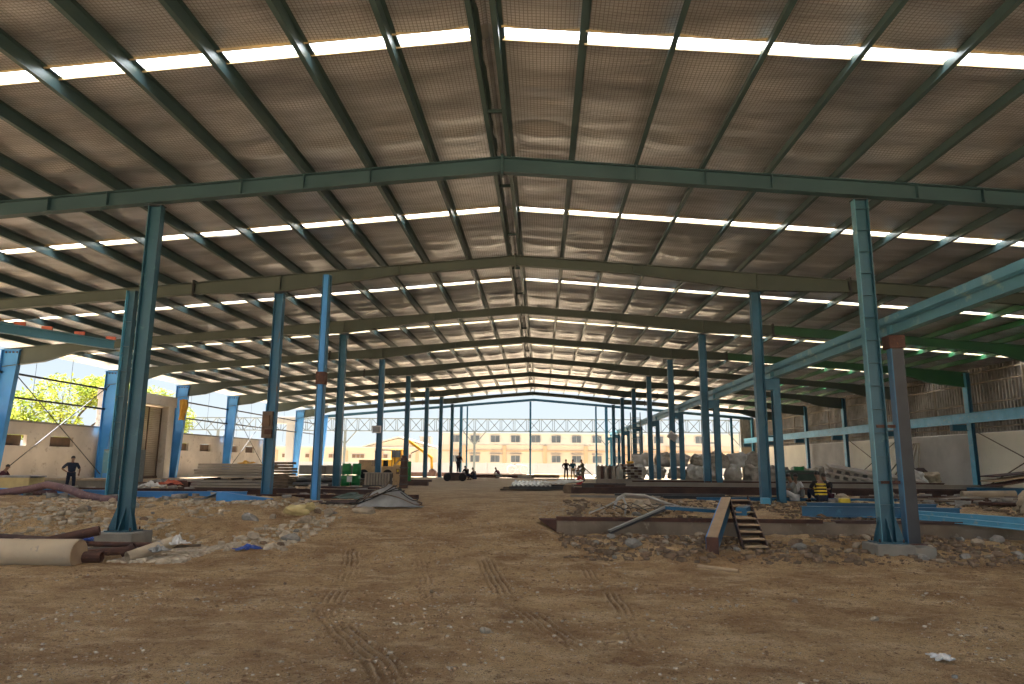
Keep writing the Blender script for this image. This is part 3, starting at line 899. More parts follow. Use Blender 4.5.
# corrugated cladding above, one sheet run per bay
for i in range(-2, 8):
    b = MB()
    ya, yb = BAY * i, BAY * (i + 1)
    n = 30; prof = []
    for k in range(n):
        y = ya + (yb - ya) * k / n; p = (yb - ya) / n
        prof += [(30.62, y), (30.62, y + p * .35), (30.76, y + p * .42), (30.76, y + p * .92)]
    prof.append((30.62, yb))
    vs_ = []
    for (x, y) in prof: vs_ += [(x, y, 4.62), (x, y, 9.0)]
    b.add(vs_, [(2 * k, 2 * k + 1, 2 * k + 3, 2 * k + 2) for k in range(len(prof) - 1)])
    o = b.build('wall_cladding', 'cladding')
    structure(o); o.name = 'trim_%d' % (10 + i)
    for z in (4.95, 6.55, 7.9, 8.6):
        o = MB().bar((30.48, ya + .1, z), (30.48, yb - .1, z), .10, .09).build('wall_girt', 'girt')
        tag(o, 'right wall cladding girt %s frame, %s level' % ('past the ' + ORD[i] if i >= 0 else ('just before the first' if i == -1 else 'behind the viewer, before the first'), {4.95: 'the lowest', 6.55: 'middle', 7.9: 'upper', 8.6: 'top'}[z]), 'girt', 'girts behind the right cladding')
    o = MB().bar((30.44, (ya + yb) / 2, 4.7), (30.44, (ya + yb) / 2, 8.7), .10, .08, (0, 1, 0)).build('cladding_post', 'girt')
    tag(o, 'slim vertical post halfway along the right cladding %s frame' % ('past the ' + ORD[i] if i >= 0 else ('just before the first' if i == -1 else 'behind the viewer, before the first')), 'post', 'slim posts behind the right cladding')
# crane beam along the right wall
for i in range(1, 8):
    ya, yb = BAY * i + .02, BAY * (i + 1) - .02
    t = thing('wall_crane_beam', 'light blue crane beam along the right wall between frames %s and %s' % (ORD[i], ORD[i + 1]), 'beam', (28.75, ya, 5.15), group='crane beams along the right wall')
    L_ = yb - ya
    MB().bar((0, 0, .32), (0, L_, .32), .02, .58).build('web', 'blue_light', t)
    MB().bar((0, 0, .02), (0, L_, .02), .26, .04).build('bottom_flange', 'blue_light', t)
    MB().bar((0, 0, .62), (0, L_, .62), .30, .05).build('top_flange', 'blue_light', t)
    t2 = thing('wall_bracket', 'dark blue bracket carrying the wall crane beam at the %s right frame' % ORD[i + 1], 'bracket', (29.0, BAY * (i + 1), 4.75), group='brackets on the right wall columns')
    MB().box((.15, 0, 0), (1.0, .34, .04)).build('bottom_flange', 'blue', t2)
    MB().box((.15, 0, .2), (1.0, .05, .38)).build('web', 'blue', t2)
    MB().box((-.33, 0, .2), (.04, .34, .38)).build('end_plate', 'blue', t2)
# X brace on the right wall and other rods
for ya, yb, wh in ((BAY * 4, BAY * 5, 'fourth and fifth'), (BAY * 2, BAY * 3, 'second and third')):
    rod((30.2, ya + .3, 4.6), (30.2, yb - .3, 1.0), .035, 'brace_rod', 'brown diagonal brace on the right wall falling away between the %s frames' % wh, 'rod', 'timber')
    rod((30.2, ya + .3, 1.0), (30.2, yb - .3, 4.6), .035, 'brace_rod', 'brown diagonal brace on the right wall climbing away between the %s frames' % wh, 'rod', 'timber')
# far end stub of wall and cladding at the right
b = MB(); b.box((30.1, 77.6, 2.25), (3.4, .24, 4.7)); structure(b.build('wall_back', 'gate'))
b = MB()
for k in range(10):
    b.box((28.55 + k * .34, 77.6, 6.6), (.2, .1, 4.0)); b.box((28.72 + k * .34, 77.66, 6.6), (.16, .06, 4.0))
structure(b.build('trim_30', 'cladding'))

# posts at the open far end
for x, w, lab in ((-.47, .26, 'slim dark post under the ridge in the open far end'), (-9.3, .2, 'slim post just inside the far left column row at the open end'), (8.62, .22, 'slim post just inside the far right column row at the open end'), (27.1, .3, 'slim post near the right wall at the open far end')):
    zb = gz(x, 77)
    t = thing('end_post', lab, 'post', (x, 77.0, zb))
    H = 11.17 - SL * abs(x) - .36 - zb
    b = MB(); b.ibeam((0, 0, 0), (0, 0, H), w, w * .8, .02, .03, (1, 0, 0)); b.build('shaft', 'blue', t)
    MB().box((0, 0, .1), (w * 1.8, w * 1.8, .2)).build('base_plate', 'grey_steel', t)
    MB().box((0, 0, H * .36), (w * 1.3, w * 1.3, .12)).build('joint_plate', 'grey_steel', t)

# ------------------------------------------------------------------ outdoors beyond the far end
TY = 90.0
t = thing('lattice_truss', 'long pale lattice truss spanning the yard beyond the far end', 'truss', (0, TY, 0))
zt, zb_ = 9.08, 7.12
x0, x1 = -70, 34
for z in (zt, zb_):
    b = MB(); b.bar((x0, -.0, z), (x1, 0, z), .28, .15); b.build('chord', 'truss', t)
pn = 2.08
k = 0
x = -9.5 - pn * 28
vert_, diag_ = MB(), MB()
while x < x1 - 1:
    if -40 < x < 33.5:
        for dq, (za, zc) in enumerate(((zb_, zt), (zt, zb_))):
            if k % 1 == 0: MB().bar((x + .16, 0, za), (x + pn - .16, 0, zc), .07, .07).build('diagonal', 'truss', t) if False else diag_.bar((x + .16, 0, za), (x + pn - .16, 0, zc), .10, .10)
        for dx in (-.14, .14): MB().bar((x + dx, 0, zb_), (x + dx, 0, zt), .09, .10, (0, 1, 0)).build('upright', 'truss', t)
    else:
        diag_.bar((x + .16, 0, zb_), (x + pn - .16, 0, zt), .10, .10); diag_.bar((x + .16, 0, zt), (x + pn - .16, 0, zb_), .10, .10)
        diag_.bar((x, 0, zb_), (x, 0, zt), .09, .09, (0, 1, 0))
    x += pn; k += 1
d_o = diag_.build('diagonals', 'truss', t)
for xp in (-50.9, -30.2, -9.5, 11.2, 31.9):
    tp = thing('truss_post', 'pale post with knee braces under the truss, %s' % {-71.6: 'farthest out to the left', -50.9: 'behind the left wall', -30.2: 'left of the excavator', -9.5: 'left of the centre post', 11.2: 'among the right columns', 31.9: 'beside the end of the right wall'}[xp], 'post', (xp, TY, -.1), group='posts under the lattice truss')
    MB().box((0, 0, 3.6), (.34, .34, 7.2)).build('shaft', 'truss', tp)
    for s_ in (-1, 1):
        MB().bar((0, 0, 5.1), (s_ * 1.75, 0, 7.15), .16, .16, (0, 1, 0)).build('knee_brace', 'truss', tp)
    MB().box((0, 0, .1), (.7, .7, .2)).build('base_plate', 'concrete', tp)

cp = thing('concrete_portal', 'beige concrete post with a lintel arm standing outside beyond the left wall', 'portal', (-31.9, 70.0, .2))
MB().box((.3, 0, 3.6), (1.0, .8, 7.2)).build('post', 'cream_wall', cp, bevel=.03)
MB().box((-.4, 0, 7.35), (2.6, .9, .9)).build('lintel', 'cream_wall', cp, bevel=.03)
MB().bar((.9, 0, 5.8), (1.6, 0, .2), .14, .14, (0, 1, 0)).build('prop', 'cream_wall', cp)

# main cream and peach building
BY = 145.5
bd = thing('factory_building', 'two-storey cream and peach building with rows of windows beyond the yard', 'building', (0, BY, -.6))
bx0, bx1 = -23.3, 58.0
MB().box(((bx0 + bx1) / 2, 6, 4.75), (bx1 - bx0, 12, 9.5)).build('wall', 'cream_wall', bd)
MB().box(((bx0 + bx1) / 2, -.06, 3.55), (bx1 - bx0, .12, 6.9)).build('lower_wall', 'peach_wall', bd)
MB().box(((bx0 + bx1) / 2, -.1, 9.62), (bx1 - bx0 + .6, .8, .28)).build('parapet', 'cream_wall', bd)
MB().box(((bx0 + bx1) / 2, -.17, 5.55), (bx1 - bx0, .2, .42)).build('band', 'orange_trim', bd)
for k in range(-3, 7):
    xx = 1.85 + 9.62 * k
    if bx0 < xx < bx1: MB().box((xx, -.22, 4.3), (.85, .35, 5.0)).build('pilaster', 'orange_trim', bd)
def bwin(x, z, w, h):
    fr = MB().box((x, -.2, z), (w + .16, .12, h + .16)).build('window', 'window_frame', bd)
    b = MB(); b.box((x - w / 4, -.27, z), (w / 2 - .1, .04, h)); b.box((x + w / 4, -.27, z), (w / 2 - .1, .04, h))
    b.build('pane', 'window_dark', fr)
for k in range(-3, 12):
    xx = -15.0 + 4.82 * k + .2
    if xx < bx0 + 1 or xx > bx1 - 1: continue
    bwin(xx, 8.35, 2.1, 1.5)
    if k != 3: 
        bwin(xx, 3.7, 2.1, 1.5)
        MB().box((xx, -.5, 4.72), (2.7, .7, .14)).build('window_hood', 'peach_wall', bd)

# white compound fence in front of it
fn = thing('compound_fence', 'white sheet fence running across the yard in front of the buildings', 'fence', (0, 120, -.5))
b = MB()
for k in range(-150, 150):
    b.box((k * .5, 0, 1.2), (.42, .06, 2.9)); b.box((k * .5 + .25, .04, 1.2), (.1, .04, 2.9))
b.build('sheet', 'white_fence', fn)
for k in range(-15, 15):
    MB().box((k * 5.0, -.08, 1.3), (.16, .16, 3.1)).build('fence_post', 'white_fence', fn)

# lower building to the left
lb = thing('low_building', 'long low peach building with a pitched end, left beyond the yard', 'building', (-52, 165, -1.0))
MB().box((0, 4, 3.4), (48, 10, 6.8)).build('wall', 'peach_wall', lb)
MB().box((0, -1.1, 6.9), (48.6, .9, .35)).build('parapet', 'cream_wall', lb)
MB().prism([(6, -1.3, 7.0), (15, -1.3, 9.3), (24, -1.3, 7.0)], (0, 8, 0)).build('gable', 'peach_wall', lb)
MB().prism([(5.4, -1.7, 7.0), (15, -1.7, 9.5), (24.6, -1.7, 7.0), (24.6, -1.7, 7.3), (15, -1.7, 9.9), (5.4, -1.7, 7.3)], (0, 9, 0)).build('roof', 'cream_wall', lb)
for k in range(7):
    f_ = MB().box((-21 + k * 6.3, -1.05, 4.6), (3.4, .1, 1.1)).build('window', 'window_frame', lb)
    b = MB()
    for q in range(3): b.box((-21 + k * 6.3 - 1.1 + 1.1 * q, -1.13, 4.6), (.95, .05, .9))
    b.build('pane', 'recess', f_)
for k in range(5): MB().box((-18 + k * 9.5, -1.1, 3), (.7, .3, 6)).build('pilaster', 'orange_trim', lb)
# distant pale blocks between the two buildings
for x, w, h, dd, lab in ((-33.5, 3.2, 10.5, 185, 'narrow pale tower block behind the excavator'), (-40.5, 7, 6.0, 190, 'small distant pale block left of the tower')):
    o = thing('distant_block', lab, 'building', (x, dd, -1))
    MB().box((0, 2, h / 2), (w, 4, h)).build('wall', 'cream_wall', o)
    MB().box((0, -.1, h * .3), (w * .9, .2, h * .25)).build('lower_wall', 'orange_trim', o)
    MB().box((0, -.1, h), (w + .4, .5, .3)).build('parapet', 'cream_wall', o)

# trees beyond the left wall
def tree(x, y, z0, crown, n, label, seed):
    rnd = random.Random(seed)
    t = thing('tree', label, 'tree', (x, y, z0), group='trees beyond the left wall')
    b = MB()
    b.tube([(0, 0, 0), (.2, .1, 2.2), (.1, .3, 4.4)], .32, 10, r1=.2)
    for k in range(len(crown)):
        cx_, cy_, cz_, _ = crown[k]
        b.tube([(.1, .2, 3.6), (cx_ * .5, cy_ * .5, (cz_ + 4) / 2 + .4), (cx_, cy_, cz_)], .13, 6, r1=.04)
    b.build('trunk', 'bark', t, smooth=True)
    b = MB()
    for k in range(n):
        c = rnd.choice(crown)
        u, v = rnd.random(), rnd.random()
        th = 2 * math.pi * u; ph = math.acos(2 * v - 1); rr = c[3] * (0.45 + .55 * rnd.random() ** .5) * (0.85 + .3 * rnd.random())
        p = Vector((c[0] + rr * math.sin(ph) * math.cos(th), c[1] + rr * math.sin(ph) * math.sin(th), c[2] + .75 * rr * math.cos(ph)))
        a = Vector((rnd.uniform(-1, 1), rnd.uniform(-1, 1), rnd.uniform(-.6, .6))).normalized()
        q = a.cross(Vector((rnd.uniform(-1, 1), rnd.uniform(-1, 1), rnd.uniform(-1, 1)))).normalized()
        s_ = rnd.uniform(.12, .26)
        b.add([p, p + a * s_ + q * s_ * .4, p + a * s_ * 2, p + a * s_ - q * s_ * .4], [(0, 1, 2, 3)])
    b.build('foliage', 'leaf', t)
tree(-43.0, 42.5, -.4, [(0, 0, 8.6, 2.5), (-2.8, -1.5, 7.3, 2.1), (2.4, 1.8, 9.0, 2.1), (-4.2, -3.8, 6.1, 1.8), (1.0, 3.8, 9.3, 2.1), (3.0, 5.6, 7.6, 2.2), (-1.6, -3.4, 5.6, 1.7), (.5, -1.2, 5.7, 2.0)], 9000, 'large yellow-green tree seen above the low left wall', 1)
tree(-44.0, 59.0, -.4, [(0, 0, 9.2, 2.6), (1.8, 1.8, 7.6, 2.2), (-1.8, -1.6, 10.0, 2.0), (.6, 3.0, 6.2, 2.0), (-.8, -1.0, 6.2, 2.2)], 6000, 'smaller sunlit tree just right of the shutter gate', 2)
tree(-60.0, 88.0, -.4, [(0, 0, 6.6, 2.4), (2.4, 1, 5.6, 2.2), (-2.4, .5, 5.8, 2.2)], 4000, 'distant green tree peeping over the wall under the truss', 3)

# ------------------------------------------------------------------ ground-level things, left foreground
def pipe(name, label, pts, r, mat, n=14, hollow=0.0, group=None, cat='pipe', r1=None):
    return tag(MB().tube(pts, r, n, hollow=hollow, r1=r1).build(name, mat, smooth=False), label, cat, group)
def smooth_shade(o, ang=40):
    for p in o.data.polygons: p.use_smooth = len(p.vertices) == 4
    return o

# big plaster-coated drum pipe
dp = thing('large_pipe', 'large plaster-coated round pipe lying at the left edge in front of the footing block', 'pipe', (-9.62, -2.55, .29))
b = MB()
rings = [(-4.6, .31), (-3.2, .32), (-1.6, .315), (-1.58, .322), (-1.5, .322), (-1.48, .315), (-.02, .325), (0, .32)]
n = 32
vs_ = []
for x, r in rings:
    vs_ += [(x, r * math.cos(2 * math.pi * k / n), r * math.sin(2 * math.pi * k / n)) for k in range(n)]
b.add(vs_, [(i * n + k, i * n + (k + 1) % n, (i + 1) * n + (k + 1) % n, (i + 1) * n + k) for i in range(len(rings) - 1) for k in range(n)])
smooth_shade(b.build('barrel', 'drum', dp))
MB().tube([(-.03, 0, 0), (.012, 0, 0)], .305, 32).build('end_cap', 'tan_timber', dp)
dp.rotation_euler = (0, 0, .02)

pipe('steel_pipe', 'dark brown open-ended pipe tilting up behind the large plastered pipe', [(-11.3, -1.75, .38), (-10.02, -1.25, .68)], .12, 'rust', hollow=.15, group='loose pipes by the left footing block')
pipe('steel_pipe', 'long thin brown pipe running left behind the large plastered pipe', [(-14.5, -1.5, .62), (-11.1, -1.5, .47)], .07, 'dark_rust', group='loose pipes by the left footing block')
pipe('steel_pipe', 'thin brown pipe crossing in front of the left footing block', [(-10.25, -1.35, .36), (-8.62, -1.25, .34)], .065, 'rust', group='loose pipes by the left footing block')
pipe('steel_pipe', 'brown pipe with a flared end lying in front of the left footing block', [(-10.1, -2.0, .20), (-8.95, -1.75, .27), (-8.8, -1.7, .36)], .085, 'rust', r1=.11, hollow=.12, group='loose pipes by the left footing block')
pipe('steel_pipe', 'short open brown pipe half buried at the end of the plastered pipe', [(-10.1, -2.4, .18), (-9.22, -2.3, .18)], .13, 'rust', hollow=.12, group='loose pipes by the left footing block')
pipe('cement_pipe', 'pale cement-coated pipe tilted up on the rubble right of the left footing block', [(-8.75, -2.05, .14), (-8.15, -1.1, .42)], .14, 'drum', hollow=.2, group='loose pipes by the left footing block')
pipe('steel_pipe', 'greyish pipe lying low under the brown pipes in front of the footing block', [(-10.3, -1.7, .24), (-8.9, -1.6, .24)], .08, 'mill_steel', group='loose pipes by the left footing block')
pipe('wooden_pole', 'thin pale stick leaning out of the rubble right of the left footing block', [(-8.2, -1.1, .3), (-7.55, -.2, .50)], .03, 'tan_timber', n=8, cat='stick')
pipe('wooden_pole', 'dark stick lying along the slope right of the left footing block', [(-8.5, -1.4, .28), (-7.6, -.8, .30)], .035, 'timber', n=8, cat='stick')

# crumpled scraps
def scrap(name, label, loc, size, mat, seed, cat='scrap', group=None):
    rnd = random.Random(seed)
    n = 10
    b = MB(); vs_ = []
    for j in range(n):
        for i in range(n):
            u, v = i / (n - 1) - .5, j / (n - 1) - .5
            rr = 1 + .3 * math.sin(7 * math.atan2(v, u) + seed)
            vs_.append((u * size[0] * rr, v * size[1] * rr, size[2] * (.25 + .75 * abs(mnoise.noise((u * 3 + seed, v * 3, .3)))) * (1.25 - 1.6 * max(abs(u), abs(v)))))
    b.add(vs_, [(j * n + i, j * n + i + 1, (j + 1) * n + i + 1, (j + 1) * n + i) for j in range(n - 1) for i in range(n - 1)])
    o = b.build(name, mat)
    sd = o.modifiers.new('thick', 'SOLIDIFY'); sd.thickness = .02
    o.location = loc
    o.rotation_euler = (0, 0, rnd.uniform(0, 3))
    return tag(o, label, cat, group)
scrap('plastic_scrap', 'blue plastic scrap crumpled on the rubble left of the nearest left column', (-11.9, .9, gz(-11.9, .9) + .04), (.7, .5, .35), 'blue_plastic', 3)
scrap('plastic_scrap', 'white plastic scrap beside the blue one left of the nearest column', (-11.3, 1.3, gz(-11.3, 1.3) + .04), (.5, .5, .35), 'white_plastic', 4)
scrap('plastic_scrap', 'small blue scrap just right of the nearest left column', (-9.2, .9, gz(-9.2, .9) + .04), (.3, .3, .2), 'blue_plastic', 5)
scrap('plastic_scrap', 'white crumpled scrap on the debris right of the left footing block', (-8.0, -1.2, .33), (.45, .4, .4), 'white_plastic', 6)
scrap('plastic_scrap', 'pale blue scrap caught in the debris below the white one', (-8.2, -1.7, .22), (.35, .3, .3), 'tarp', 7)
scrap('plastic_scrap', 'dark blue scrap lying on the drive right of the left footing block', (-6.5, -.5, gz(-6.5, -.5) + .02), (.55, .4, .2), 'blue_plastic', 8)
scrap('plastic_scrap', 'pale scrap near the bottom right of the earth floor', (6.3, -9.0, gz(6.3, -9.0) + .02), (.25, .22, .09), 'white_plastic', 9)

# purple pipe / hose lying on the left heap
pipe('sagging_pipe', 'long dusty purple pipe lying bent over the left ground', [(-24, 7.2, 1.02), (-20.3, 8.1, 1.08), (-19.2, 8.3, 1.25), (-18.5, 8.3, 1.42), (-17.4, 7.9, 1.30), (-16.2, 7.2, 1.08), (-15.0, 6.6, .98), (-13.9, 6.2, .95)], .15, 'purple_pipe', n=16)
pipe('sagging_pipe', 'short purple pipe lying behind the long bent one on the left', [(-19.6, 9.0, 1.06), (-17.9, 9.3, 1.12), (-16.2, 9.0, 1.05)], .11, 'purple_pipe')

# I-beams and plates
def ibeam_thing(name, label, p0, p1, h, w, mat, cat='beam', group=None, lay=False):
    """a loose I-beam; p0,p1 on its underside centre line"""
    p0, p1 = Vector(p0), Vector(p1)
    t = thing(name, label, cat, tuple(p0), group=group)
    d = p1 - p0
    a = d.normalized()
    z = h / 2
    q0, q1 = Vector((0, 0, z)), d + Vector((0, 0, z))
    if lay:
        side = a.cross(Vector((0, 0, 1))).normalized()
        q0.z = q1.z = 0; q0.z += w / 2; q1.z += w / 2
        upv = side
    else: upv = (0, 0, 1)
    side = a.cross(Vector(upv)).normalized(); u = side.cross(a).normalized()
    MB().bar(q0, q1, .02, h - .05, upv).build('web', mat, t)
    for s_ in (-1, 1):
        MB().bar(q0 + u * s_ * (h / 2 - .0125), q1 + u * s_ * (h / 2 - .0125), w, .025, upv).build('flange', mat, t)
    return t
gzl = lambda x, y, d=0.0: (x, y, gz(x, y) + d)
ibeam_thing('loose_girder', 'bright blue girder lying at the far left behind the bent purple pipe', (-21.5, 9.4, .95), (-15.2, 8.7, .93), .28, .22, 'blue_bright', group='blue girders lying on the left')
ibeam_thing('loose_girder', 'bright blue girder lying just right of the nearest left column', (-15.0, 8.2, .95), (-10.7, 9.0, .95), .26, .24, 'blue_bright', group='blue girders lying on the left')
ibeam_thing('loose_girder', 'long rusty beam lying behind the blue girders on the left', (-24, 12.3, .95), (-10.5, 11.6, .95), .22, .2, 'rust', group='rusty beams lying on the left')
ibeam_thing('loose_girder', 'second rusty beam lying farther behind the blue girders on the left', (-16, 13.6, .95), (-5.0, 12.4, .95), .22, .2, 'dark_rust', group='rusty beams lying on the left')
ibeam_thing('loose_girder', 'rusty beam lying in front of the second left column', (-10.4, 9.2, .93), (-3.9, 9.9, .94), .16, .2, 'rust', group='rusty beams lying on the left')
# tapered blue haunch plate
hb = thing('blue_haunch', 'bright blue tapered steel haunch lying in front of the second left column', 'haunch', (-11.0, 7.0, .92))
hb.scale = (.78, 1, 1.1)
MB().prism([(0, 0, 0), (2.6, .1, 0), (2.6, .1, .08), (.3, 0, .32), (0, 0, .28)], (0, .03, 0)).build('web', 'blue_bright', hb)
MB().prism([(-.9, .2, .05), (0, 0, .28), (0, .03, .30), (-.9, .25, .08)], (0, .6, 0)).build('end_flange', 'blue_beam', hb)
MB().bar((.0, .15, .31), (2.6, .2, .09), .30, .03).build('top_flange', 'blue_bright', hb)

# precast slab stack on the left
rnd = random.Random(11)
for k in range(9):
    L0 = rnd.uniform(-.25, .25)
    xl, xr = (-15.6 + L0 + (0 if k > 3 else -.3), -12.3 + rnd.uniform(-.15, .15))
    o = MB().box(((xl + xr) / 2, 15.3 + rnd.uniform(-.1, .1), .97 + .06 + k * .135 + (.10 if k > 3 else 0)), (xr - xl, 1.5, .105), rz=rnd.uniform(-.02, .02)).build('precast_slab', 'slab', bevel=.01)
    tag(o, 'long grey precast plank in the stack left of the second column, %s from the bottom' % ORD[k], 'slab', 'stacked planks on the left')
for k in range(3):
    o = MB().box((-15.2 + 1.2 * k, 15.3, 1.52), (.14, 1.5, .09)).build('timber_spacer', 'timber')
    tag(o, '%s timber spacer between the layers of the left plank stack' % ['left', 'middle', 'right'][k], 'spacer')
for k in range(10):
    xa = -12.0 + rnd.uniform(-.06, .06)
    o = MB().box((xa + .45, 15.1, .98 + .07 + k * .14), (.85 + rnd.uniform(-.15, .12), 1.0, .11), rz=rnd.uniform(-.15, .15)).build('wood_block', 'timber', bevel=.01)
    tag(o, 'dark board in the short stack behind the second left column, %s from the bottom' % ORD[k], 'board', 'dark boards stacked behind the second left column')
scrap('cloth_scrap', 'yellow cloth lying on top of the left plank stack', (-13.5, 15.2, 2.24), (.7, .5, .3), 'yellow_cloth', 12, 'cloth')
# grey pipes stacked farther back
for k in range(6):
    row, cc = divmod(k, 3)
    z = gz(-9, 22) + .13 + row * .26
    pipe('grey_pipe', '%s grey pipe in the %s row of the stack behind the left columns' % (['front', 'middle', 'back'][cc], ['bottom', 'top'][row]), [(-14.6, 21.5 + cc * .34 + row * .15, z), (-11.0, 21.6 + cc * .34 + row * .15, z)], .13, 'mill_steel', group='grey pipes stacked behind the left columns')
for k in range(4):
    o = MB().box((-13.6 + 1.75 * (k % 2), 26.0, gz(-11, 26) + .3 + .62 * (k // 2)), (1.65, 1.4, .58)).build('concrete_block', 'concrete', bevel=.04)
    tag(o, '%s grey concrete block on the %s of the pile behind the pipe stack' % (['left', 'right'][k % 2], ['bottom', 'top'][k // 2]), 'block', 'grey blocks behind the pipe stack')
for k in range(5):
    x = -14.6 + k * .62
    o = MB().box((x, 19.0, gz(x, 19) + .2), (.5, .4, .38), rz=.1 * k).build('storage_tin', 'maroon' if k % 2 == 0 else 'rust', bevel=.03)
    o.location.x = -4.5 + (1.9 if k > 2 else 0)
    tag(o, 'small %s box on the ground before the shutter gate, %s from the left' % ('maroon' if k % 2 == 0 else 'rusty', ORD[k]), 'box', 'small boxes before the gate')
scrap('plastic_bag', 'orange-red plastic bag on the ground left of the plank stack', (-18.4, 17.2, gz(-18, 17) + .15), (.9, .7, .6), 'orange', 13, 'bag')
scrap('plastic_bag', 'white plastic bag beside the orange-red one', (-19.0, 16.6, gz(-19, 16) + .05), (1.0, .7, .6), 'white_plastic', 14, 'bag')
scrap('plastic_bag', 'small orange bag lying on top of the grey steel cabinet', (-23.6, 21.2, 2.97), (.6, .4, .35), 'orange', 15, 'bag')

# cabinet, bench, cone, yellow box
cb = thing('steel_cabinet', 'grey-blue steel cabinet with two doors against the left wall', 'cabinet', (-23.5, 21.3, .9))
MB().box((0, 0, 1.05), (2.0, .9, 2.1)).build('body', 'grey_cloth', cb, bevel=.02)
MB().box((-.5, -.47, 1.05), (.94, .04, 1.96)).build('door', 'crane_teal', cb)
MB().box((.5, -.47, 1.05), (.94, .04, 1.96)).build('door', 'green_box', cb)
MB().box((-.5, -.50, .45), (.8, .03, .55)).build('panel', 'blue_bright', cb)
MB().box((-.1, -.52, 1.1), (.05, .06, .25)).build('handle', 'mill_steel', cb)
bn = thing('concrete_ledge', 'low pale concrete ledge in front of the grey cabinet', 'ledge', (-23.2, 16.5, .9))
MB().box((0, 0, .22), (5.2, .7, .44)).build('base', 'concrete', bn, bevel=.03)
MB().box((0, -.02, .50), (5.5, .9, .12)).build('top_slab', 'dusty_concrete', bn, bevel=.02)
cn = thing('traffic_cone', 'small red cone standing beside the grey cabinet', 'cone', (-21.9, 18.6, .9))
MB().tube([(0, 0, .04), (0, 0, .75)], .2, 16, r1=.04).build('cone', 'red', cn, smooth=False)
MB().box((0, 0, .02), (.5, .5, .04)).build('base', 'red', cn)
yb_ = thing('yellow_crate', 'yellowish covered crate between the two workers at the far left', 'crate', (-22.6, 12.2, .9))
MB().box((0, 0, .35), (1.5, 1.0, .7)).build('body', 'pale_yellow', yb_, bevel=.04)
MB().box((0, 0, .73), (1.6, 1.1, .08)).build('cover', 'tarp', yb_, bevel=.02)

# columns standing alone on the left
sc_ = thing('lone_column', 'blue worn steel column standing free left of centre, its top in front of the second rafter', 'column', (-7.72, 8.4, .88))
H = 10.02 - .90
MB().box((0, 0, H / 2), (.26, .016, H)).build('web', 'blue_worn', sc_)
MB().bar((0, -.15, 0), (0, -.15, H), .20, .02, (0, 1, 0)).build('face_plate', 'blue_bright', sc_)
MB().box((-.14, 0, H / 2), (.02, .30, H)).build('flange', 'blue_worn', sc_)
MB().box((.14, 0, H / 2), (.02, .30, H)).build('flange', 'blue_worn', sc_)
MB().box((0, -.02, H * .53), (.36, .36, .5)).build('rusty_joint', 'rust', sc_)
MB().box((0, 0, .02), (.5, .5, .04)).build('base_plate', 'blue_beam', sc_)
s2 = thing('lone_column', 'light blue column with open stiffened side just behind the nearest left column', 'column', (-15.45, 7.6, .88))
H = 9.15 - .88
MB().box((.05, 0, H / 2), (.30, .016, H)).build('web', 'teal', s2)
MB().box((-.12, 0, H / 2), (.02, .30, H)).build('flange', 'blue_light', s2)
MB().box((.21, 0, H / 2), (.02, .26, H)).build('flange', 'teal', s2)
for k in range(7): MB().box((.05, -.07, 1 + k), (.30, .13, .015)).build('stiffener', 'teal', s2)
MB().box((0, 0, .02), (.5, .5, .04)).build('base_plate', 'blue_light', s2)
# teal beam running off to the left from it, orange clips on top
cbm = thing('loose_crane_beam', 'weathered teal beam reaching in from the left edge with orange clips on top', 'beam', (-15.78, 7.35, 6.72))
dv = Vector((-17.84 + 15.78, 4.08 - 8.2, 0)).normalized()
q1 = dv * 11.0
MB().bar((0, 0, .17), q1 + Vector((0, 0, .17)), .02, .34).build('web', 'crane_teal', cbm)
for z in (.01, .34): MB().bar((0, 0, z), q1 + Vector((0, 0, z)), .22, .025).build('flange', 'crane_teal', cbm)
for d_ in (.15, 1.35, 2.5, 3.4, 4.2, 5.5):
    p = dv * d_
    MB().box((p.x, p.y, .42), (.34, .10, .13), rz=.3).build('clip', 'orange', cbm)
sh_ = thing('support_column', 'blue column outside the left edge carrying the weathered teal beam', 'column', (-20.6, -2.3, gz(-20.6, -2.3)))
H = 6.70 - gz(-20.6, -2.3)
MB().box((0, 0, H / 2), (.26, .016, H)).build('web', 'blue', sh_)
for s_ in (-1, 1): MB().box((s_ * .14, 0, H / 2), (.02, .28, H)).build('flange', 'blue', sh_)
# brown box bracket on the second left column
bk = thing('junction_bracket', 'crumbling brown bracket fixed halfway up the second left column', 'bracket', (-10.2, 9.35, 3.35))
MB().box((0, 0, .55), (.44, .12, 1.1)).build('plate', 'terracotta', bk, bevel=.02)
MB().box((-.02, -.09, .7), (.28, .1, .45)).build('socket', 'recess', bk, bevel=.01)
MB().box((.1, -.08, .25), (.3, .1, .2)).build('clamp', 'rust', bk)
# cloth hung on outer column
cl = MB(); n = 9; vs_ = []
for j in range(14):
    for i in range(n):
        u = i / (n - 1) - .5; v = j / 13
        vs_.append((u * (1.0 + .2 * math.sin(v * 6)) + .1 * math.sin(v * 5), .12 * math.sin(u * 14 + v * 2), -v * 1.75 - .12 * abs(u)))
cl.add(vs_, [(j * n + i, j * n + i + 1, (j + 1) * n + i + 1, (j + 1) * n + i) for j in range(13) for i in range(n - 1)])
o = cl.build('hanging_cloth', 'yellow_cloth', smooth=True); o.location = (-29.35, 38.3, 7.5); o.scale = (.6, .8, 1)
o.modifiers.new('thick', 'SOLIDIFY').thickness = .02
tag(o, 'ochre cloth hanging from a bright blue column right of the shutter gate', 'cloth')

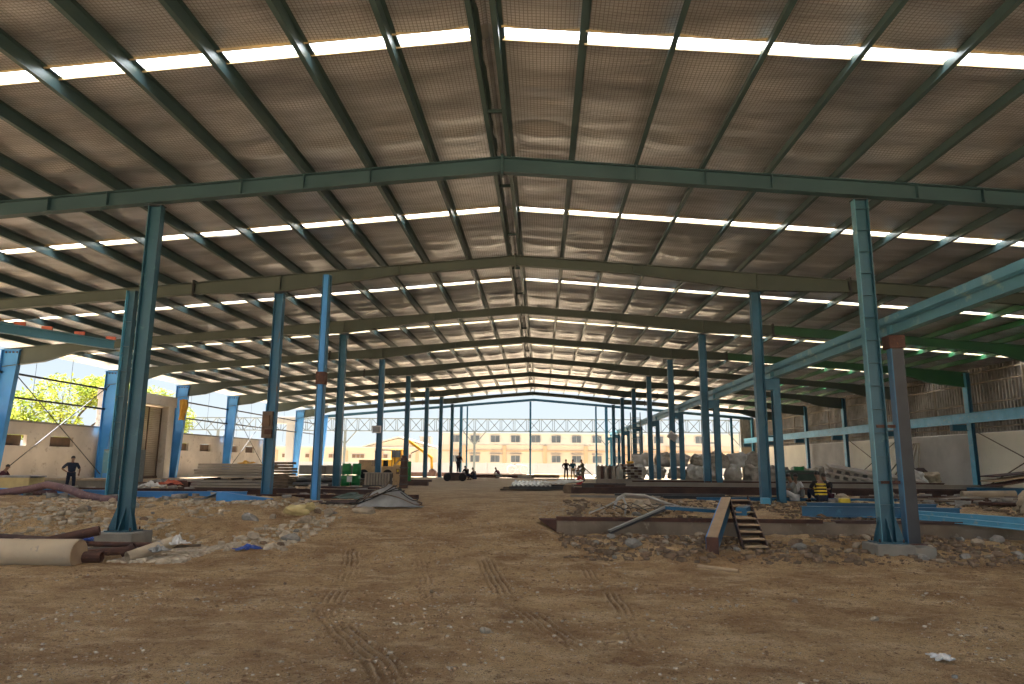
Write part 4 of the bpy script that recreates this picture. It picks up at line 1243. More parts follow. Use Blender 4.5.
# sack and rope heap
def lump(name, label, loc, size, mat, seed, rz=0.0, cat='sack', group=None, rough=.12, sub=3, flat=True, parent=None, power=3.0):
    b = MB(); n = 6 * sub // 2 + 4
    vs_ = []; idx = {}
    fs_ = []
    def vert(p):
        key = tuple(round(c, 4) for c in p)
        if key not in idx:
            v = Vector(p); L_ = (abs(v.x) ** power + abs(v.y) ** power + abs(v.z) ** power) ** (1 / power)
            v = v / L_
            k = 1 + rough * mnoise.noise(v * 1.3 + Vector((seed * 3.1, seed, 0))) * 2 + rough * .6 * mnoise.noise(v * 3.4 + Vector((seed, 0, seed)))
            v = Vector((v.x * size[0] / 2 * k, v.y * size[1] / 2 * k, v.z * size[2] / 2 * k))
            if flat: v.z = max(v.z, -size[2] * .42)
            idx[key] = len(vs_); vs_.append(v)
        return idx[key]
    for ax in range(3):
        for sg in (-1, 1):
            for i in range(n):
                for j in range(n):
                    q = []
                    for (di, dj) in ((0, 0), (1, 0), (1, 1), (0, 1)):
                        a_, c_ = -1 + 2 * (i + di) / n, -1 + 2 * (j + dj) / n
                        p = [0, 0, 0]; p[ax] = sg; p[(ax + 1) % 3] = a_; p[(ax + 2) % 3] = c_
                        q.append(vert(p))
                    fs_.append(q if sg > 0 else q[::-1])
    b.add(vs_, fs_)
    o = b.build(name, mat, parent, smooth=True)
    o.location = loc; o.rotation_euler = (0, 0, rz)
    return tag(o, label, cat, group) if label else o
ys_ = thing('yellow_sack', 'pale yellow sack slumped on the ground between the second and lone left columns', 'sack', (-7.0, 4.6, .62))
ys_.scale = (.75, .75, .75)
lump('body', None, (0, 0, .25), (1.1, .6, .5), 'pale_yellow', 2, rz=.5, parent=ys_, rough=.2)
lump('neck', None, (.42, .25, .42), (.4, .3, .3), 'pale_yellow', 4, parent=ys_, rough=.3)
# grey tarpaulin heap
th = MB(); n = 26; vs_ = []
for j in range(n):
    for i in range(n):
        u, v = 2 * i / (n - 1) - 1, 2 * j / (n - 1) - 1
        r = math.hypot((u + .15) * (1.0 if u > -.15 else .85), v)
        h = max(0, 1 - r) ** .85 * .95 + .10 * mnoise.noise((u * 3, v * 3, 1)) * (1 - min(1, r)) + .04 * abs(mnoise.noise((u * 9, v * 9, 3)))
        vs_.append((u * 1.25, v * .9, h))
th.add(vs_, [(j * n + i, j * n + i + 1, (j + 1) * n + i + 1, (j + 1) * n + i) for j in range(n - 1) for i in range(n - 1)])
o = th.build('tarpaulin_heap', 'tarp', smooth=True); o.location = (-4.3, 6.9, gz(-4.3, 6.9) - .02); o.scale = (.95, .9, .82)
tag(o, 'peaked heap of grey tarpaulin tied with rope left of the central drive', 'tarpaulin')
rnd = random.Random(5)
for k in range(12):
    pts = []
    ph = rnd.uniform(0, 6.28); cx_ = rnd.uniform(-.9, .5) - (1.2 if k > 6 else 0); rr = rnd.uniform(.5, 1.0)
    a0_, a1_ = ph, ph + rnd.uniform(2.5, 5.0)
    for q in range(18):
        a = a0_ + (a1_ - a0_) * q / 17
        x, y = cx_ + rr * math.cos(a) * 1.1, rr * .7 * math.sin(a)
        r = math.hypot((x / 1.25 + .15), y / .9)
        pts.append((x, y, .03 + max(0, 1 - r) ** .85 * .97 + .05 * math.sin(a * 3 + k) + .05))
    o = MB().tube(pts, .022, 6).build('rope', 'black' if k % 2 else 'timber', smooth=True)
    o.location = (-4.3, 6.8, gz(-4.3, 6.9)); o.scale = (.95, .9, .84)
    tag(o, 'dark rope looped over the grey tarpaulin heap' if k <= 6 else 'rope strands tangled on the ground left of the tarpaulin heap', 'rope', 'ropes over the heap' if k <= 6 else 'ropes left of the heap')
scrap('tarpaulin_scrap', 'dark grey tarpaulin scrap spread left of the tarpaulin heap', (-5.9, 9.0, gz(-5.9, 9) + .02), (1.9, 1.2, .45), 'green_box', 21, 'tarpaulin')
lump('boulder', 'smooth pale stone lying in front of the tarpaulin heap', (-4.9, 5.0, gz(-4.9, 5.0) + .05), (.75, .5, .28), 'stone_a', 9, cat='stone')
# rebar bundles on the ground left of the heap
for k in range(5):
    y = 6.6 + .22 * k
    pipe('steel_bar', 'thin dark bar lying in the tangle left of the tarpaulin heap, %s from the front' % ORD[k], [(-7.6 + .2 * k, y, gz(-7, y) + .06), (-5.2 + .1 * k, y + .15 * math.sin(k * 2), gz(-5.5, y) + .10)], .03, 'dark_rust', n=6, cat='bar', group='bars left of the tarpaulin heap')

# green drums
def green_drum(loc, label, h=.66, r=.26, mat='green'):
    t = thing('oil_drum', label, 'drum', loc, group='green drums')
    b = MB(); n = 24
    prof = [(0, r * .98), (.02, r), (.3 * h, r), (.33 * h, r * 1.05), (.36 * h, r), (.64 * h, r), (.67 * h, r * 1.05), (.70 * h, r), (.98 * h, r), (h, r * .98)]
    vs_ = [(rr * math.cos(2 * math.pi * k / n), rr * math.sin(2 * math.pi * k / n), z) for z, rr in prof for k in range(n)]
    b.add(vs_, [(i * n + k, i * n + (k + 1) % n, (i + 1) * n + (k + 1) % n, (i + 1) * n + k) for i in range(len(prof) - 1) for k in range(n)] + [tuple(range((len(prof) - 1) * n, len(prof) * n)), tuple(range(n - 1, -1, -1))])
    smooth_shade(b.build('barrel', mat, t))
    MB().tube([(r * .5, 0, h), (r * .5, 0, h + .03)], .04, 8).build('bung', 'mill_steel', t)
    return t
gd = gz(-9.9, 22.6)
green_drum((-10.6, 22.6, gd), 'green drum at the bottom left of the pile beside the ribbed grey machine')
green_drum((-10.55, 22.6, gd + .69), 'green drum stacked on top left beside the ribbed grey machine')
green_drum((-10.1, 23.1, gd), 'green drum at the bottom right of the pile, next to the ribbed machine')
green_drum((-10.07, 23.1, gd + .69), 'green drum stacked on top right beside the ribbed grey machine')
o = MB().box((-10.25, 22.2, gd + .45), (.3, .04, .34)).build('paper_notice', 'white_paint'); tag(o, 'white square sheet propped against the green drums', 'sheet')
green_drum((-7.9, 28.0, gz(-7, 28)), 'tall green cylinder standing right of the dark round post', h=1.5, r=.22)
# ribbed machine block
rm = thing('ribbed_machine', 'low grey machine with a row of vertical ribs beside the green drums', 'machine', (-8.55, 22.3, gd))
rm.scale = (.72, .72, .72)
MB().box((0, 0, .08), (2.3, 1.1, .16)).build('skid', 'mill_steel', rm)
MB().box((0, .1, .62), (2.1, .8, .95)).build('body', 'mill_steel', rm, bevel=.03)
for k in range(9): MB().tube([(-.95 + k * .235, -.34, .12), (-.95 + k * .235, -.34, 1.12)], .095, 10).build('rib', 'slab', rm)
MB().box((0, -.1, 1.14), (2.25, .95, .07)).build('lid', 'slab', rm)
# beige control box
cbx = thing('control_box', 'beige upright control box right of the ribbed machine', 'box', (-7.45, 22.6, gd))
cbx.scale = (.62, .62, .68)
MB().box((0, 0, .95), (.85, .6, 1.9)).build('body', 'machine_beige', cbx, bevel=.03)
MB().box((.05, -.32, 1.35), (.34, .04, .45)).build('panel', 'recess', cbx)
MB().box((.05, -.35, 1.4), (.18, .03, .2)).build('gauge', 'yellow', cbx)
# dark round post of stacked rings
dpst = thing('ring_post', 'dark round post of bound rods standing beside the fourth left column', 'post', (-6.75, 20.9, gz(-6.3, 20)))
dpst.scale = (.72, .72, .66)
MB().tube([(0, 0, 0), (0, 0, 2.55)], .34, 14, r1=.27).build('shaft', 'dark_rust', dpst)
for z in (.3, 1.0, 1.7, 2.3): MB().tube([(0, 0, z), (0, 0, z + .09)], .36, 14).build('band', 'mill_steel', dpst)
MB().box((0, 0, 2.66), (.3, .3, .22)).build('cap', 'dark_rust', dpst)

# beige crane/loader machine behind
mc = thing('work_machine', 'beige mobile machine with open cab behind the green drums', 'machine', (-13.3, 42.0, gz(-11, 42)))
mc.scale = (.62, .62, .6)
MB().box((0, 0, 1.3), (5.2, 2.2, .9)).build('chassis', 'machine_beige', mc, bevel=.06)
MB().box((-1.6, 0, 2.2), (1.8, 2.0, .9)).build('engine_cover', 'machine_beige', mc, bevel=.06)
MB().box((1.0, 0, 4.1), (2.6, 2.1, .12)).build('cab_roof', 'white_paint', mc)
for q in ((-.2, -.95), (2.2, -.95), (-.2, .95), (2.2, .95)): MB().box((q[0], q[1], 2.9), (.1, .1, 2.3)).build('cab_post', 'dark_rust', mc)
MB().box((1.1, 0, 2.2), (.6, .6, .9)).build('seat', 'black', mc)
for q in ((-1.7, -1.1), (1.7, -1.1), (-1.7, 1.1), (1.7, 1.1)): MB().tube([(q[0], q[1] - .2, .65), (q[0], q[1] + .2, .65)], .65, 18).build('wheel', 'black', mc)
MB().bar((2.4, 0, 1.9), (3.6, 0, 3.4), .25, .3, (0, 1, 0)).build('arm', 'machine_beige', mc)
# yellow excavator far
ex = thing('excavator', 'yellow excavator with its boom bent down, outside beyond the far end', 'excavator', (-16.0, 70.0, gz(-16, 70)))
b = MB()
for s_ in (-1, 1): MB().box((-2.2, s_ * 1.0, .45), (3.8, .6, .9)).build('track', 'black', ex, bevel=.25)
MB().box((-2.4, 0, 1.6), (3.2, 2.3, 1.3)).build('body', 'digger_yellow', ex, bevel=.1)
cabx = MB().box((-1.4, -.6, 2.7), (1.4, 1.0, 1.6)).build('cab', 'digger_yellow', ex, bevel=.08)
MB().box((-1.4, -1.12, 2.9), (1.1, .04, .9)).build('window', 'window_dark', cabx)
MB().bar((-1.0, .3, 1.8), (-.2, .3, 4.6), .35, .5, (0, 1, 0)).build('boom', 'digger_yellow', ex)
MB().bar((-.3, .3, 4.7), (3.0, .3, 2.4), .32, .55, (0, 1, 0)).build('arm', 'digger_yellow', ex)
MB().bar((2.9, .3, 2.5), (3.0, .3, 1.0), .3, .35, (0, 1, 0)).build('stick', 'digger_yellow', ex)
MB().bar((.2, .3, 3.0), (1.6, .3, 3.6), .12, .12, (0, 1, 0)).build('cylinder', 'mill_steel', ex)
MB().prism([(2.6, -.2, .2), (3.4, -.2, .1), (3.6, -.2, .7), (3.1, -.2, 1.1), (2.7, -.2, .9)], (0, 1.0, 0)).build('bucket', 'dark_rust', ex)

# lamp on the fourth left column, dark boxes on the right columns
def floodlight(loc, label, s=.5, mat='white_paint', tilt=0.0):
    t = thing('floodlight', label, 'lamp', loc)
    MB().box((0, 0, 0), (s, .16, s * .8), rot=Matrix.Rotation(tilt, 3, 'Y')).build('housing', mat, t, bevel=.02)
    MB().box((0, -.09, 0), (s * .8, .03, s * .6), rot=Matrix.Rotation(tilt, 3, 'Y')).build('glass', 'window_frame', t)
    MB().box((0, .12, .0), (.08, .14, .3)).build('bracket', 'mill_steel', t)
floodlight((-10.3, 28.6, 4.6), 'square white lamp box on the fourth left column', .62)
floodlight((10.0, 28.6, 4.25), 'tilted square floodlight on the fourth right column', .62, 'sheet_metal', .6)

# fence of low embankment at the far end
for (xa, xb, y, h, mat, lab) in ((-9.0, -.9, 74.0, .55, 'terracotta', 'low reddish kerb wall along the open far end left of the centre post'), (0, 6.5, 74.6, .5, 'dusty_concrete', 'low pale kerb wall at the far end right of the centre post'), (-24, -9.5, 75.0, .6, 'dark_rust', 'low dark heap of steel along the far end behind the left columns')):
    o = MB().box(((xa + xb) / 2, y, gz(xa, y) + h / 2), (xb - xa, .5, h)).build('kerb_wall', mat, bevel=.05); tag(o, lab, 'kerb')

# ------------------------------------------------------------------ right side
# concrete step with a rusty channel on its edge
st = thing('concrete_step', 'long grey concrete step edge crossing the right side, rusty channel along its top', 'step', (1.6, 3.75, 0))
MB().box((10.2, 0, .34), (20.4, .45, .68)).build('edge_beam', 'step', st, bevel=.03)
b = MB(); b.box((4.1, -.06, .735), (8.2, .40, .05)); b.box((4.1, -.26, .72), (8.2, .03, .11)); b.build('rusty_channel', 'rust', st)
b = MB(); b.box((13.8, -.06, .735), (10.4, .40, .05)); b.box((13.8, -.26, .72), (10.4, .03, .09)); b.build('rusty_channel', 'dark_rust', st)
MB().prism([(-.55, -.25, .70), (0, -.25, .70), (.0, -.25, .30)], (0, .4, 0)).build('broken_end', 'rust', st)

# leaning tan-topped blue box beam
lb_ = thing('leaning_beam', 'blue box beam with dusty tan top leaning on the step, rusty open end towards us', 'beam', (5.45, -.55, .22))
pA, pB = Vector((0, 0, .20)), Vector((1.42, 3.95, 1.0))
MB().bar(pA, pB, .22, .38).build('box_section', 'blue_beam', lb_)
MB().bar(pA + Vector((0, 0, .205)), pB + Vector((0, 0, .205)), .27, .03).build('top_plate', 'tan_timber', lb_)
MB().bar(pA - Vector((.14, -.06, 0)), pB - Vector((.14, -.06, 0)), .03, .42).build('side_flange', 'blue_bright', lb_)
MB().bar(pA - Vector((.02, .06, 0)), pA + Vector((.01, .03, 0)), .30, .42).build('end_plate', 'rust', lb_)
# stair flight lying against it
sf = thing('steel_staircase', 'short rusty steel stair flight with dusty treads leaning beside the blue box beam', 'stairs', (7.0, .1, .12))
pA, pB = Vector((-.28, 0, .05)), Vector((.30, 3.5, 1.22))
for s_, mt_ in ((-1, 'dark_rust'), (1, 'dark_rust')):
    MB().bar(pA + Vector((s_ * .32, 0, 0)), pB + Vector((s_ * .28, 0, 0)), .035, .30).build('stringer', mt_, sf)
for k in range(8):
    q = (k + .4) / 8
    p = pA.lerp(pB, q)
    MB().box((p.x, p.y, p.z + .10), (.60, .34, .035)).build('tread', 'tan_timber', sf)
    MB().box((p.x, p.y + .17, p.z + .04), (.60, .02, .12)).build('riser', 'dark_rust', sf)
MB().bar((.0, 2.2, .95), (.35, 2.9, 1.0), .3, .22).build('blue_offcut', 'blue_beam', sf)
# bent angle bar
ab = thing('bent_angle_bar', 'long steel angle bar bent to a peak over the concrete step', 'bar', (3.15, 2.6, .45))
MB().bar((0, 0, 0), (1.88, 1.2, .64), .10, .06).build('lower_leg', 'sheet_metal', ab)
MB().bar((0, 0, -.06), (1.88, 1.2, .58), .03, .10).build('lower_web', 'mill_steel', ab)
MB().bar((1.88, 1.2, .62), (3.75, 1.5, .50), .16, .10).build('upper_leg', 'blue_beam', ab)
MB().bar((1.88, 1.14, .70), (3.75, 1.44, .58), .10, .02).build('upper_edge', 'sheet_metal', ab)
# crumpled mesh / pale rods by it
rnd = random.Random(8)
tgl = [(2.9, 5.0), (5.6, 5.6)]
pipe('bent_rod', 'pale bent rod arched over the rubble left of the angle bar peak', [(3.55, 5.0, .95), (3.7, 5.1, 1.3), (3.95, 5.2, 1.42), (4.6, 5.2, 1.38), (5.4, 5.3, 1.12), (5.9, 5.4, .98)], .045, 'sheet_metal', n=8, cat='rod')
pipe('bent_rod', 'pale rod sloping down left from the arched rod', [(3.95, 5.1, 1.35), (3.3, 4.8, 1.05), (2.7, 4.6, .82)], .03, 'sheet_metal', n=8, cat='rod')
pipe('bent_rod', 'thin pale rod standing crooked beside the arched rod', [(3.9, 4.8, .8), (3.95, 4.9, 1.1), (3.85, 5.0, 1.36)], .035, 'sheet_metal', n=8, cat='rod')
for k in range(7):
    pts = []
    for q in range(14):
        a = q / 13 * rnd.uniform(3.0, 5.0) + k
        pts.append((3.6 + .33 * k + .5 * math.cos(a), 4.7 + .4 * math.sin(a), .86 + .28 * abs(math.sin(a * 1.3)) ))
    o = MB().tube(pts, .013, 5).build('wire_strand', 'mill_steel' if k % 2 else 'timber')
    tag(o, 'loop of loose wire tangled around the pale bent rods on the step', 'wire', 'loose wire around the bent rods')
scrap('canvas_scrap', 'dusty canvas scrap draped among the pale bent rods', (4.7, 5.6, gz(4.7, 5.6) + .05), (1.6, .9, .7), 'dusty_concrete', 31, 'canvas')
pipe('wooden_pole', 'short wooden stick on the earth in front of the leaning box beam', [(4.75, -1.95, .12), (5.55, -2.45, .10)], .045, 'tan_timber', n=8, cat='stick')

# long steel stacks in the middle distance (name, x0, x1, y, z offset, h, w, material, label)
STK = [
 (2.6, 22.0, 16.2, 0.00, .30, .22, 'dark_rust', 'long dark rusty beam on the ground, front of the big steel stack'),
 (4.6, 25.0, 17.2, 0.00, .34, .24, 'rust', 'long reddish rusty beam second from the front of the big steel stack'),
 (5.0, 24.0, 18.6, 0.00, .30, .22, 'mill_steel', 'long grey beam in the middle of the big steel stack'),
 (4.0, 24.5, 19.8, 0.00, .34, .24, 'dark_rust', 'long dark beam towards the back of the big steel stack'),
 (3.4, 23.5, 21.2, 0.00, .36, .24, 'mill_steel', 'long grey beam at the back of the big steel stack'),
 (5.4, 24.0, 17.0, 0.36, .20, .30, 'slab', 'pale long channel lying on top of the reddish rusty beam'),
 (6.0, 22.5, 19.2, 0.34, .24, .24, 'rust', 'rusty beam lying on top across the middle of the steel stack'),
 (4.2, 20.0, 21.2, 0.38, .22, .26, 'slab', 'pale dusty beam lying on the back of the big steel stack'),
 (4.4, 9.4, 12.9, 0.00, .16, .30, 'mill_steel', 'short grey channel lying before the big steel stack'),
 (6.4, 12.2, 12.0, 0.00, .14, .18, 'grey_steel', 'thin grey beam lying right of the short channel'),
 (7.6, 16.0, 10.9, 0.00, .13, .16, 'blue_beam', 'thin blue beam lying behind the leaning box beam'),
 (2.4, 6.3, 12.4, 0.00, .10, .14, 'slab', 'short pale plank at the near left end of the steel stacks'),
]
for (xa, xb, y, dz, h, w, mt_, lab) in STK:
    ibeam_thing('stacked_beam', lab, (xa, y, gz(xa, y) + dz + .01), (xb, y + rnd.uniform(-.5, .5), gz(xb, y) + dz + .01), h, w, mt_, group='loose beams in the big steel stack')
# corrugated roof sheets lying on bearers left of the stack
def corr_sheet(label, loc, L_, W_, rz, tilt, mat='sheet_metal', waves=9, amp=.05, name='corrugated_sheet'):
    b = MB(); n = waves * 6; m_ = 10; vs_ = []
    for j in range(m_ + 1):
        for i in range(n + 1):
            x = L_ * (i / n - .5)
            ph = (i % 6)
            z = (amp if ph in (1, 2) else (0 if ph in (4, 5) else amp * .5))
            vs_.append((x, W_ * (j / m_ - .5), z + .04 * math.sin(j * .7)))
    b.add(vs_, [(j * (n + 1) + i, j * (n + 1) + i + 1, (j + 1) * (n + 1) + i + 1, (j + 1) * (n + 1) + i) for j in range(m_) for i in range(n)])
    o = b.build(name, mat)
    o.modifiers.new('thick', 'SOLIDIFY').thickness = .02
    o.location = loc; o.rotation_euler = (tilt, 0, rz)
    return tag(o, label, 'sheet', 'corrugated sheets by the drive')
g0 = gz(0, 21)
for q, (y, lab) in enumerate(((18.9, 'front'), (21.8, 'back'))):
    o = MB().box((1.2, y, g0 + .05), (4.6, .24, .1)).build('timber_bearer', 'timber', bevel=.01); tag(o, 'long timber bearer under the corrugated sheets, the %s one' % lab, 'bearer')
ibeam_thing('stacked_beam', 'dark grey beam under the near edge of the corrugated sheets', (-.6, 18.6, g0 + .11), (3.0, 18.5, g0 + .11), .13, .2, 'mill_steel', group='loose beams in the big steel stack')
ibeam_thing('stacked_beam', 'dark grey beam under the far edge of the corrugated sheets', (-.6, 22.2, g0 + .11), (3.0, 22.1, g0 + .11), .13, .2, 'mill_steel', group='loose beams in the big steel stack')
corr_sheet('flat grey corrugated sheet on top of the bearers beside the drive', (.5, 21.2, g0 + .33), 2.0, 5.0, .0, .01)
corr_sheet('lower grey corrugated sheet sticking out beneath the top one', (.5, 20.9, g0 + .27), 2.15, 5.0, .03, .0)
corr_sheet('folded grey corrugated sheet sloping beside the flat ones', (2.3, 20.8, g0 + .42), 1.5, 3.6, -.35, .03, waves=5)
lump('boulder', 'round brown boulder at the near end of the rusty beams beside the sheets', (2.5, 16.6, gz(2.5, 16.6) + .18), (.6, .5, .45), 'stone_b', 12, cat='stone')

bkt = thing('red_bucket', 'red bucket on the ground beside the crouching worker', 'bucket', (3.62, 27.5, gz(3.9, 27.5) + .1))
bkt.scale = (.75, .75, .75)
MB().tube([(0, 0, 0), (0, 0, .5)], .24, 16, r1=.32, hollow=.1).build('pail', 'red', bkt)
MB().tube([(.3 * math.cos(a / 10 * math.pi), 0, .5 + .22 * math.sin(a / 10 * math.pi)) for a in range(11)], .012, 5).build('handle', 'wire', bkt)
o = MB().box((3.7, 27.5, gz(3.9, 27.5) + .05), (1.2, .8, .1)).build('wood_block', 'timber', bevel=.02); tag(o, 'dark board under the red bucket', 'board')

# row of upright gas cylinders
for k in range(6):
    x = 5.35 + k * .28
    t = thing('gas_cylinder', 'upright dusty gas cylinder in the row beside the block stack, %s from the left' % ORD[k], 'cylinder', (x, 33.4 + .1 * (k % 2), gz(x, 33.4)), group='upright cylinders on the right')
    t.scale = (.76, .76, .64)
    MB().tube([(0, 0, 0), (0, 0, 1.75), (0, 0, 1.9), (0, 0, 1.98)], .21, 14).build('bottle', ['slab', 'rust', 'slab', 'dark_rust', 'slab', 'dark_rust'][k], t)
    MB().tube([(0, 0, 1.98), (0, 0, 2.14)], .07, 8).build('valve', 'mill_steel', t)
# lattice ramp / ladder leaning left of them
ld = thing('leaning_ladder', 'dark steel ladder leaning beside the upright cylinders', 'ladder', (4.9, 34.8, gz(4.9, 35)))
ld.scale = (.6, .6, .6)
for s_ in (-.3, .3): MB().bar((-.9, s_, 1.9), (1.1, s_, .05), .06, .10).build('rail', 'mill_steel', ld)
for k in range(8):
    q = (k + .5) / 8
    MB().bar((-.9 + 2 * q, -.3, 1.9 - 1.85 * q), (-.9 + 2 * q, .3, 1.9 - 1.85 * q), .05, .05).build('rung', 'mill_steel', ld)
MB().bar((-.9, 0, 1.9), (-1.0, 0, 0), .06, .06).build('prop', 'mill_steel', ld)
ld2 = thing('leaning_ladder', 'pale upright ladder standing behind the block stack', 'ladder', (9.9, 46.0, gz(9.9, 46)))
for s_ in (-.45, .45): MB().bar((s_, 0, 0), (s_, .3, 6.2), .08, .08).build('rail', 'truss', ld2)
for k in range(12): MB().bar((-.45, .02 * k, .4 + k * .48), (.45, .02 * k, .4 + k * .48), .06, .06, (0, 1, 0)).build('rung', 'truss', ld2)
# block stack
for r in range(7):
    for c in range(6):
        if r == 6 and c > 3: continue
        o = MB().box((7.05 + c * .27 + rnd.uniform(-.02, .02), 33.6, gz(8.5, 33.6) + .10 + r * .205), (.27, .6, .18)).build('hollow_block', ['dark_rust', 'slab', 'timber'][(r + c) % 3], bevel=.015)
        tag(o, 'dark block right of the upright cylinders, %s row up, %s from left' % (ORD[r], ORD[c]), 'block', 'blocks stacked right of the cylinders')
lump('white_sack', 'white net sack standing between the cylinders and the block stack', (6.78, 32.4, gz(6.85, 32.4) + .62), (.45, .5, 1.35), 'bag_pale', 5, cat='sack', rough=.2)
lump('cement_bag', 'yellowish bag lying on top of the block stack', (7.7, 33.5, gz(8.1, 33.5) + 1.54), (.5, .4, .2), 'yellow_cloth', 6, cat='bag')

# wall of bulk bags at the back right
rnd = random.Random(21)
k = 0
for row, (y, zz, n_) in enumerate(((45.5, 0, 8), (46.3, 1.15, 7))):
    for c in range(n_):
        x = 9.9 + c * 1.72 + row * .6 + rnd.uniform(-.15, .15)
        lump('bulk_bag', 'dusty bulk bag at the back right, %s row, %s from the left' % (['bottom', 'top'][row], ORD[c]), (x, y + rnd.uniform(-.2, .2), gz(x, y) + .62 + zz), (1.6 + rnd.uniform(-.2, .2), 1.5, 1.35 + rnd.uniform(-.15, .25)), 'bag_pale' if rnd.random() < .4 else 'bag', 30 + k, rz=rnd.uniform(-.3, .3), cat='bag', group='bulk bags at the back right', rough=.22, power=3.0 if rnd.random() < .6 else 2.2)
        k += 1
for c in range(4):
    x = 21.5 + c * 1.6
    lump('bulk_bag', 'dusty bulk bag in the low row towards the right wall, %s from the left' % ORD[c], (x, 46.5, gz(x, 46) + .55), (1.6, 1.4, 1.3), 'bag', 60 + c, rz=.3 * c, cat='bag', group='bulk bags at the back right', rough=.25)

# long blue girders on the right ground
bg1 = [((9.8, 4.9), (14.7, 4.8), 'long deep blue girder lying behind the nearest right column, front one'), ((10.2, 5.5), (14.3, 5.4), 'long deep blue girder lying behind the nearest right column, rear one')]
for q, ((xa, ya), (xb, yb), lab) in enumerate(bg1):
    ibeam_thing('blue_girder', lab, (xa - .1, ya, gz(xa, ya) + .03), (xb, yb, gz(xb, yb) + .03), .34 + .06 * q, .26, 'blue_beam', group='blue girders lying on the right')
ibeam_thing('blue_girder', 'light blue girder slanting towards the right edge, the upper one', (13.2, 4.5, .80), (18.6, 1.6, .60), .22, .26, 'blue_light', group='blue girders lying on the right')
ibeam_thing('blue_girder', 'light blue girder slanting towards the right edge, the lower one', (12.9, 4.2, .78), (18.0, .9, .42), .16, .30, 'blue_light', group='blue girders lying on the right')
hl = thing('yellow_box', 'small bright yellow box standing on the rear deep blue girder', 'box', (11.35, 5.5, gz(11.3, 5.5) + .43))
hl.scale = (.55, .55, .6)
MB().box((0, 0, .12), (.62, .34, .24)).build('body', 'yellow', hl, bevel=.04)
MB().box((0, 0, .25), (.52, .28, .04)).build('lid', 'pale_yellow', hl, bevel=.01)
o = MB().box((9.6, 8.3, gz(9.6, 8.3) + .14), (.3, .3, .28)).build('small_box', 'blue_light', bevel=.02); tag(o, 'small light blue box at the foot of the second right column', 'box')

# dark green bin at the wall
gb_ = thing('green_bin', 'dark green open container with a bright green drum in it beyond the seated workers', 'container', (19.2, 31.0, gz(19, 31)))
MB().box((0, 0, .55), (1.9, 1.2, 1.1)).build('body', 'green_box', gb_, bevel=.03)
MB().box((0, -.62, .9), (1.9, .05, .1)).build('rim', 'mill_steel', gb_)
MB().tube([(-.1, -.2, 1.1), (-.1, -.2, 1.35)], .35, 14).build('drum_top', 'green', gb_)

# tilted ribbed precast panels near the right wall
for q in range(3):
    t = thing('precast_panel', 'dusty ribbed concrete panel tilted in the pile by the right wall, %s one' % ['bottom', 'middle', 'top'][q], 'panel', (20.3 + .2 * q, 22.5 + .3 * q, .9 + .3 * q), rz=-.35 + .05 * q, group='ribbed panels by the right wall')
    rot = Matrix.Rotation(.17, 3, 'Y') @ Matrix.Rotation(.12, 3, 'X')
    MB().box((0, 0, .42), (5.2, 1.8, .12), rot=rot).build('slab', 'slab', t)
    for k in range(11):
        p = rot @ Vector((-2.3 + k * .46, -.82, -.14)); MB().box((p.x, p.y, p.z + .42), (.20, .16, .2), rot=rot).build('rib', 'slab', t)
lp = []
for k in range(5):
    lp.append(pipe('leaning_pole', 'timber pole leaning against the right wall behind the ribbed panels, %s from the left' % ORD[k], [(28.4 - .25 * k, 36.6 + .9 * k - 3.4, .88), (30.1, 39.2 + .25 * k - 3.4, 4.1)], .055, 'girt', n=8, cat='pole', group='poles leaning on the right wall'))
lump('dark_bundle', 'dark torn bundle hanging low beside the leaning poles', (27.6, 31.5, gz(27, 31) + .6), (1.2, 1.0, 1.3), 'dark_rust', 77, cat='bundle', rough=.35)
lump('white_stone', 'angular white boulder on the debris in front of the grey patched wall', (24.6, 26.5, 1.55), (1.2, .9, 1.0), 'white_plastic', 78, cat='stone', rough=.3, power=5)
lump('white_stone', 'second smaller white boulder beside the angular one', (25.8, 26.8, 1.45), (1.0, .8, .9), 'stone_a', 79, cat='stone', rough=.3, power=5)
lump('white_stone', 'large pale lumpy sack-like boulder at the right edge behind the blue girders', (19.3, 6.9, 1.15), (2.4, 1.4, .95), 'stone_a', 80, cat='stone', rough=.3)
for k in range(3):
    o = MB().bar((22.4 + .2 * k, 15.6 + .3 * k, 1.5 + .22 * k), (26.5, 16.2 + .3 * k, 2.1 + .1 * k), 1.0, .05).build('rusty_sheet', ['rust', 'tan_timber', 'dark_rust'][k]); tag(o, 'tilted rusty plate at the right edge above the dark blue offcut, %s of three' % ['lowest', 'middle', 'topmost'][k], 'plate', 'tilted plates at the right edge')
o = MB().box((24.2, 16.3, 1.15), (4.4, 1.0, .5), rz=.08).build('dark_crate', 'blue_beam', bevel=.03); tag(o, 'dark blue steel offcut lying under the tilted rusty plates at the right edge', 'steel')
pipe('wooden_pole', 'thick pale log lying before the blue wall column at right', [(20.9, 15.2, 1.1), (23.2, 15.0, 1.15)], .18, 'dusty_concrete', cat='log')
# flat boards and rusty scraps between the girders and the right wall
rnd = random.Random(44)
for k in range(16):
    x, y = rnd.uniform(16.5, 27), rnd.uniform(8.5, 14.5)
    o = MB().box((0, 0, 0), (rnd.uniform(1.2, 3.4), rnd.uniform(.25, .7), rnd.uniform(.06, .14))).build('loose_plank', ['rust', 'timber', 'slab', 'dark_rust'][k % 4])
    o.location = (x, y, gz(x, y) + .09); o.rotation_euler = (rnd.uniform(-.04, .04), rnd.uniform(-.03, .05), rnd.uniform(-.5, .5))
    tag(o, '%s plank lying flat among the debris towards the right wall' % ['rusty', 'dark timber', 'grey', 'dark rusty'][k % 4], 'plank', '%s planks towards the right wall' % ['rusty', 'dark timber', 'grey', 'dark rusty'][k % 4])
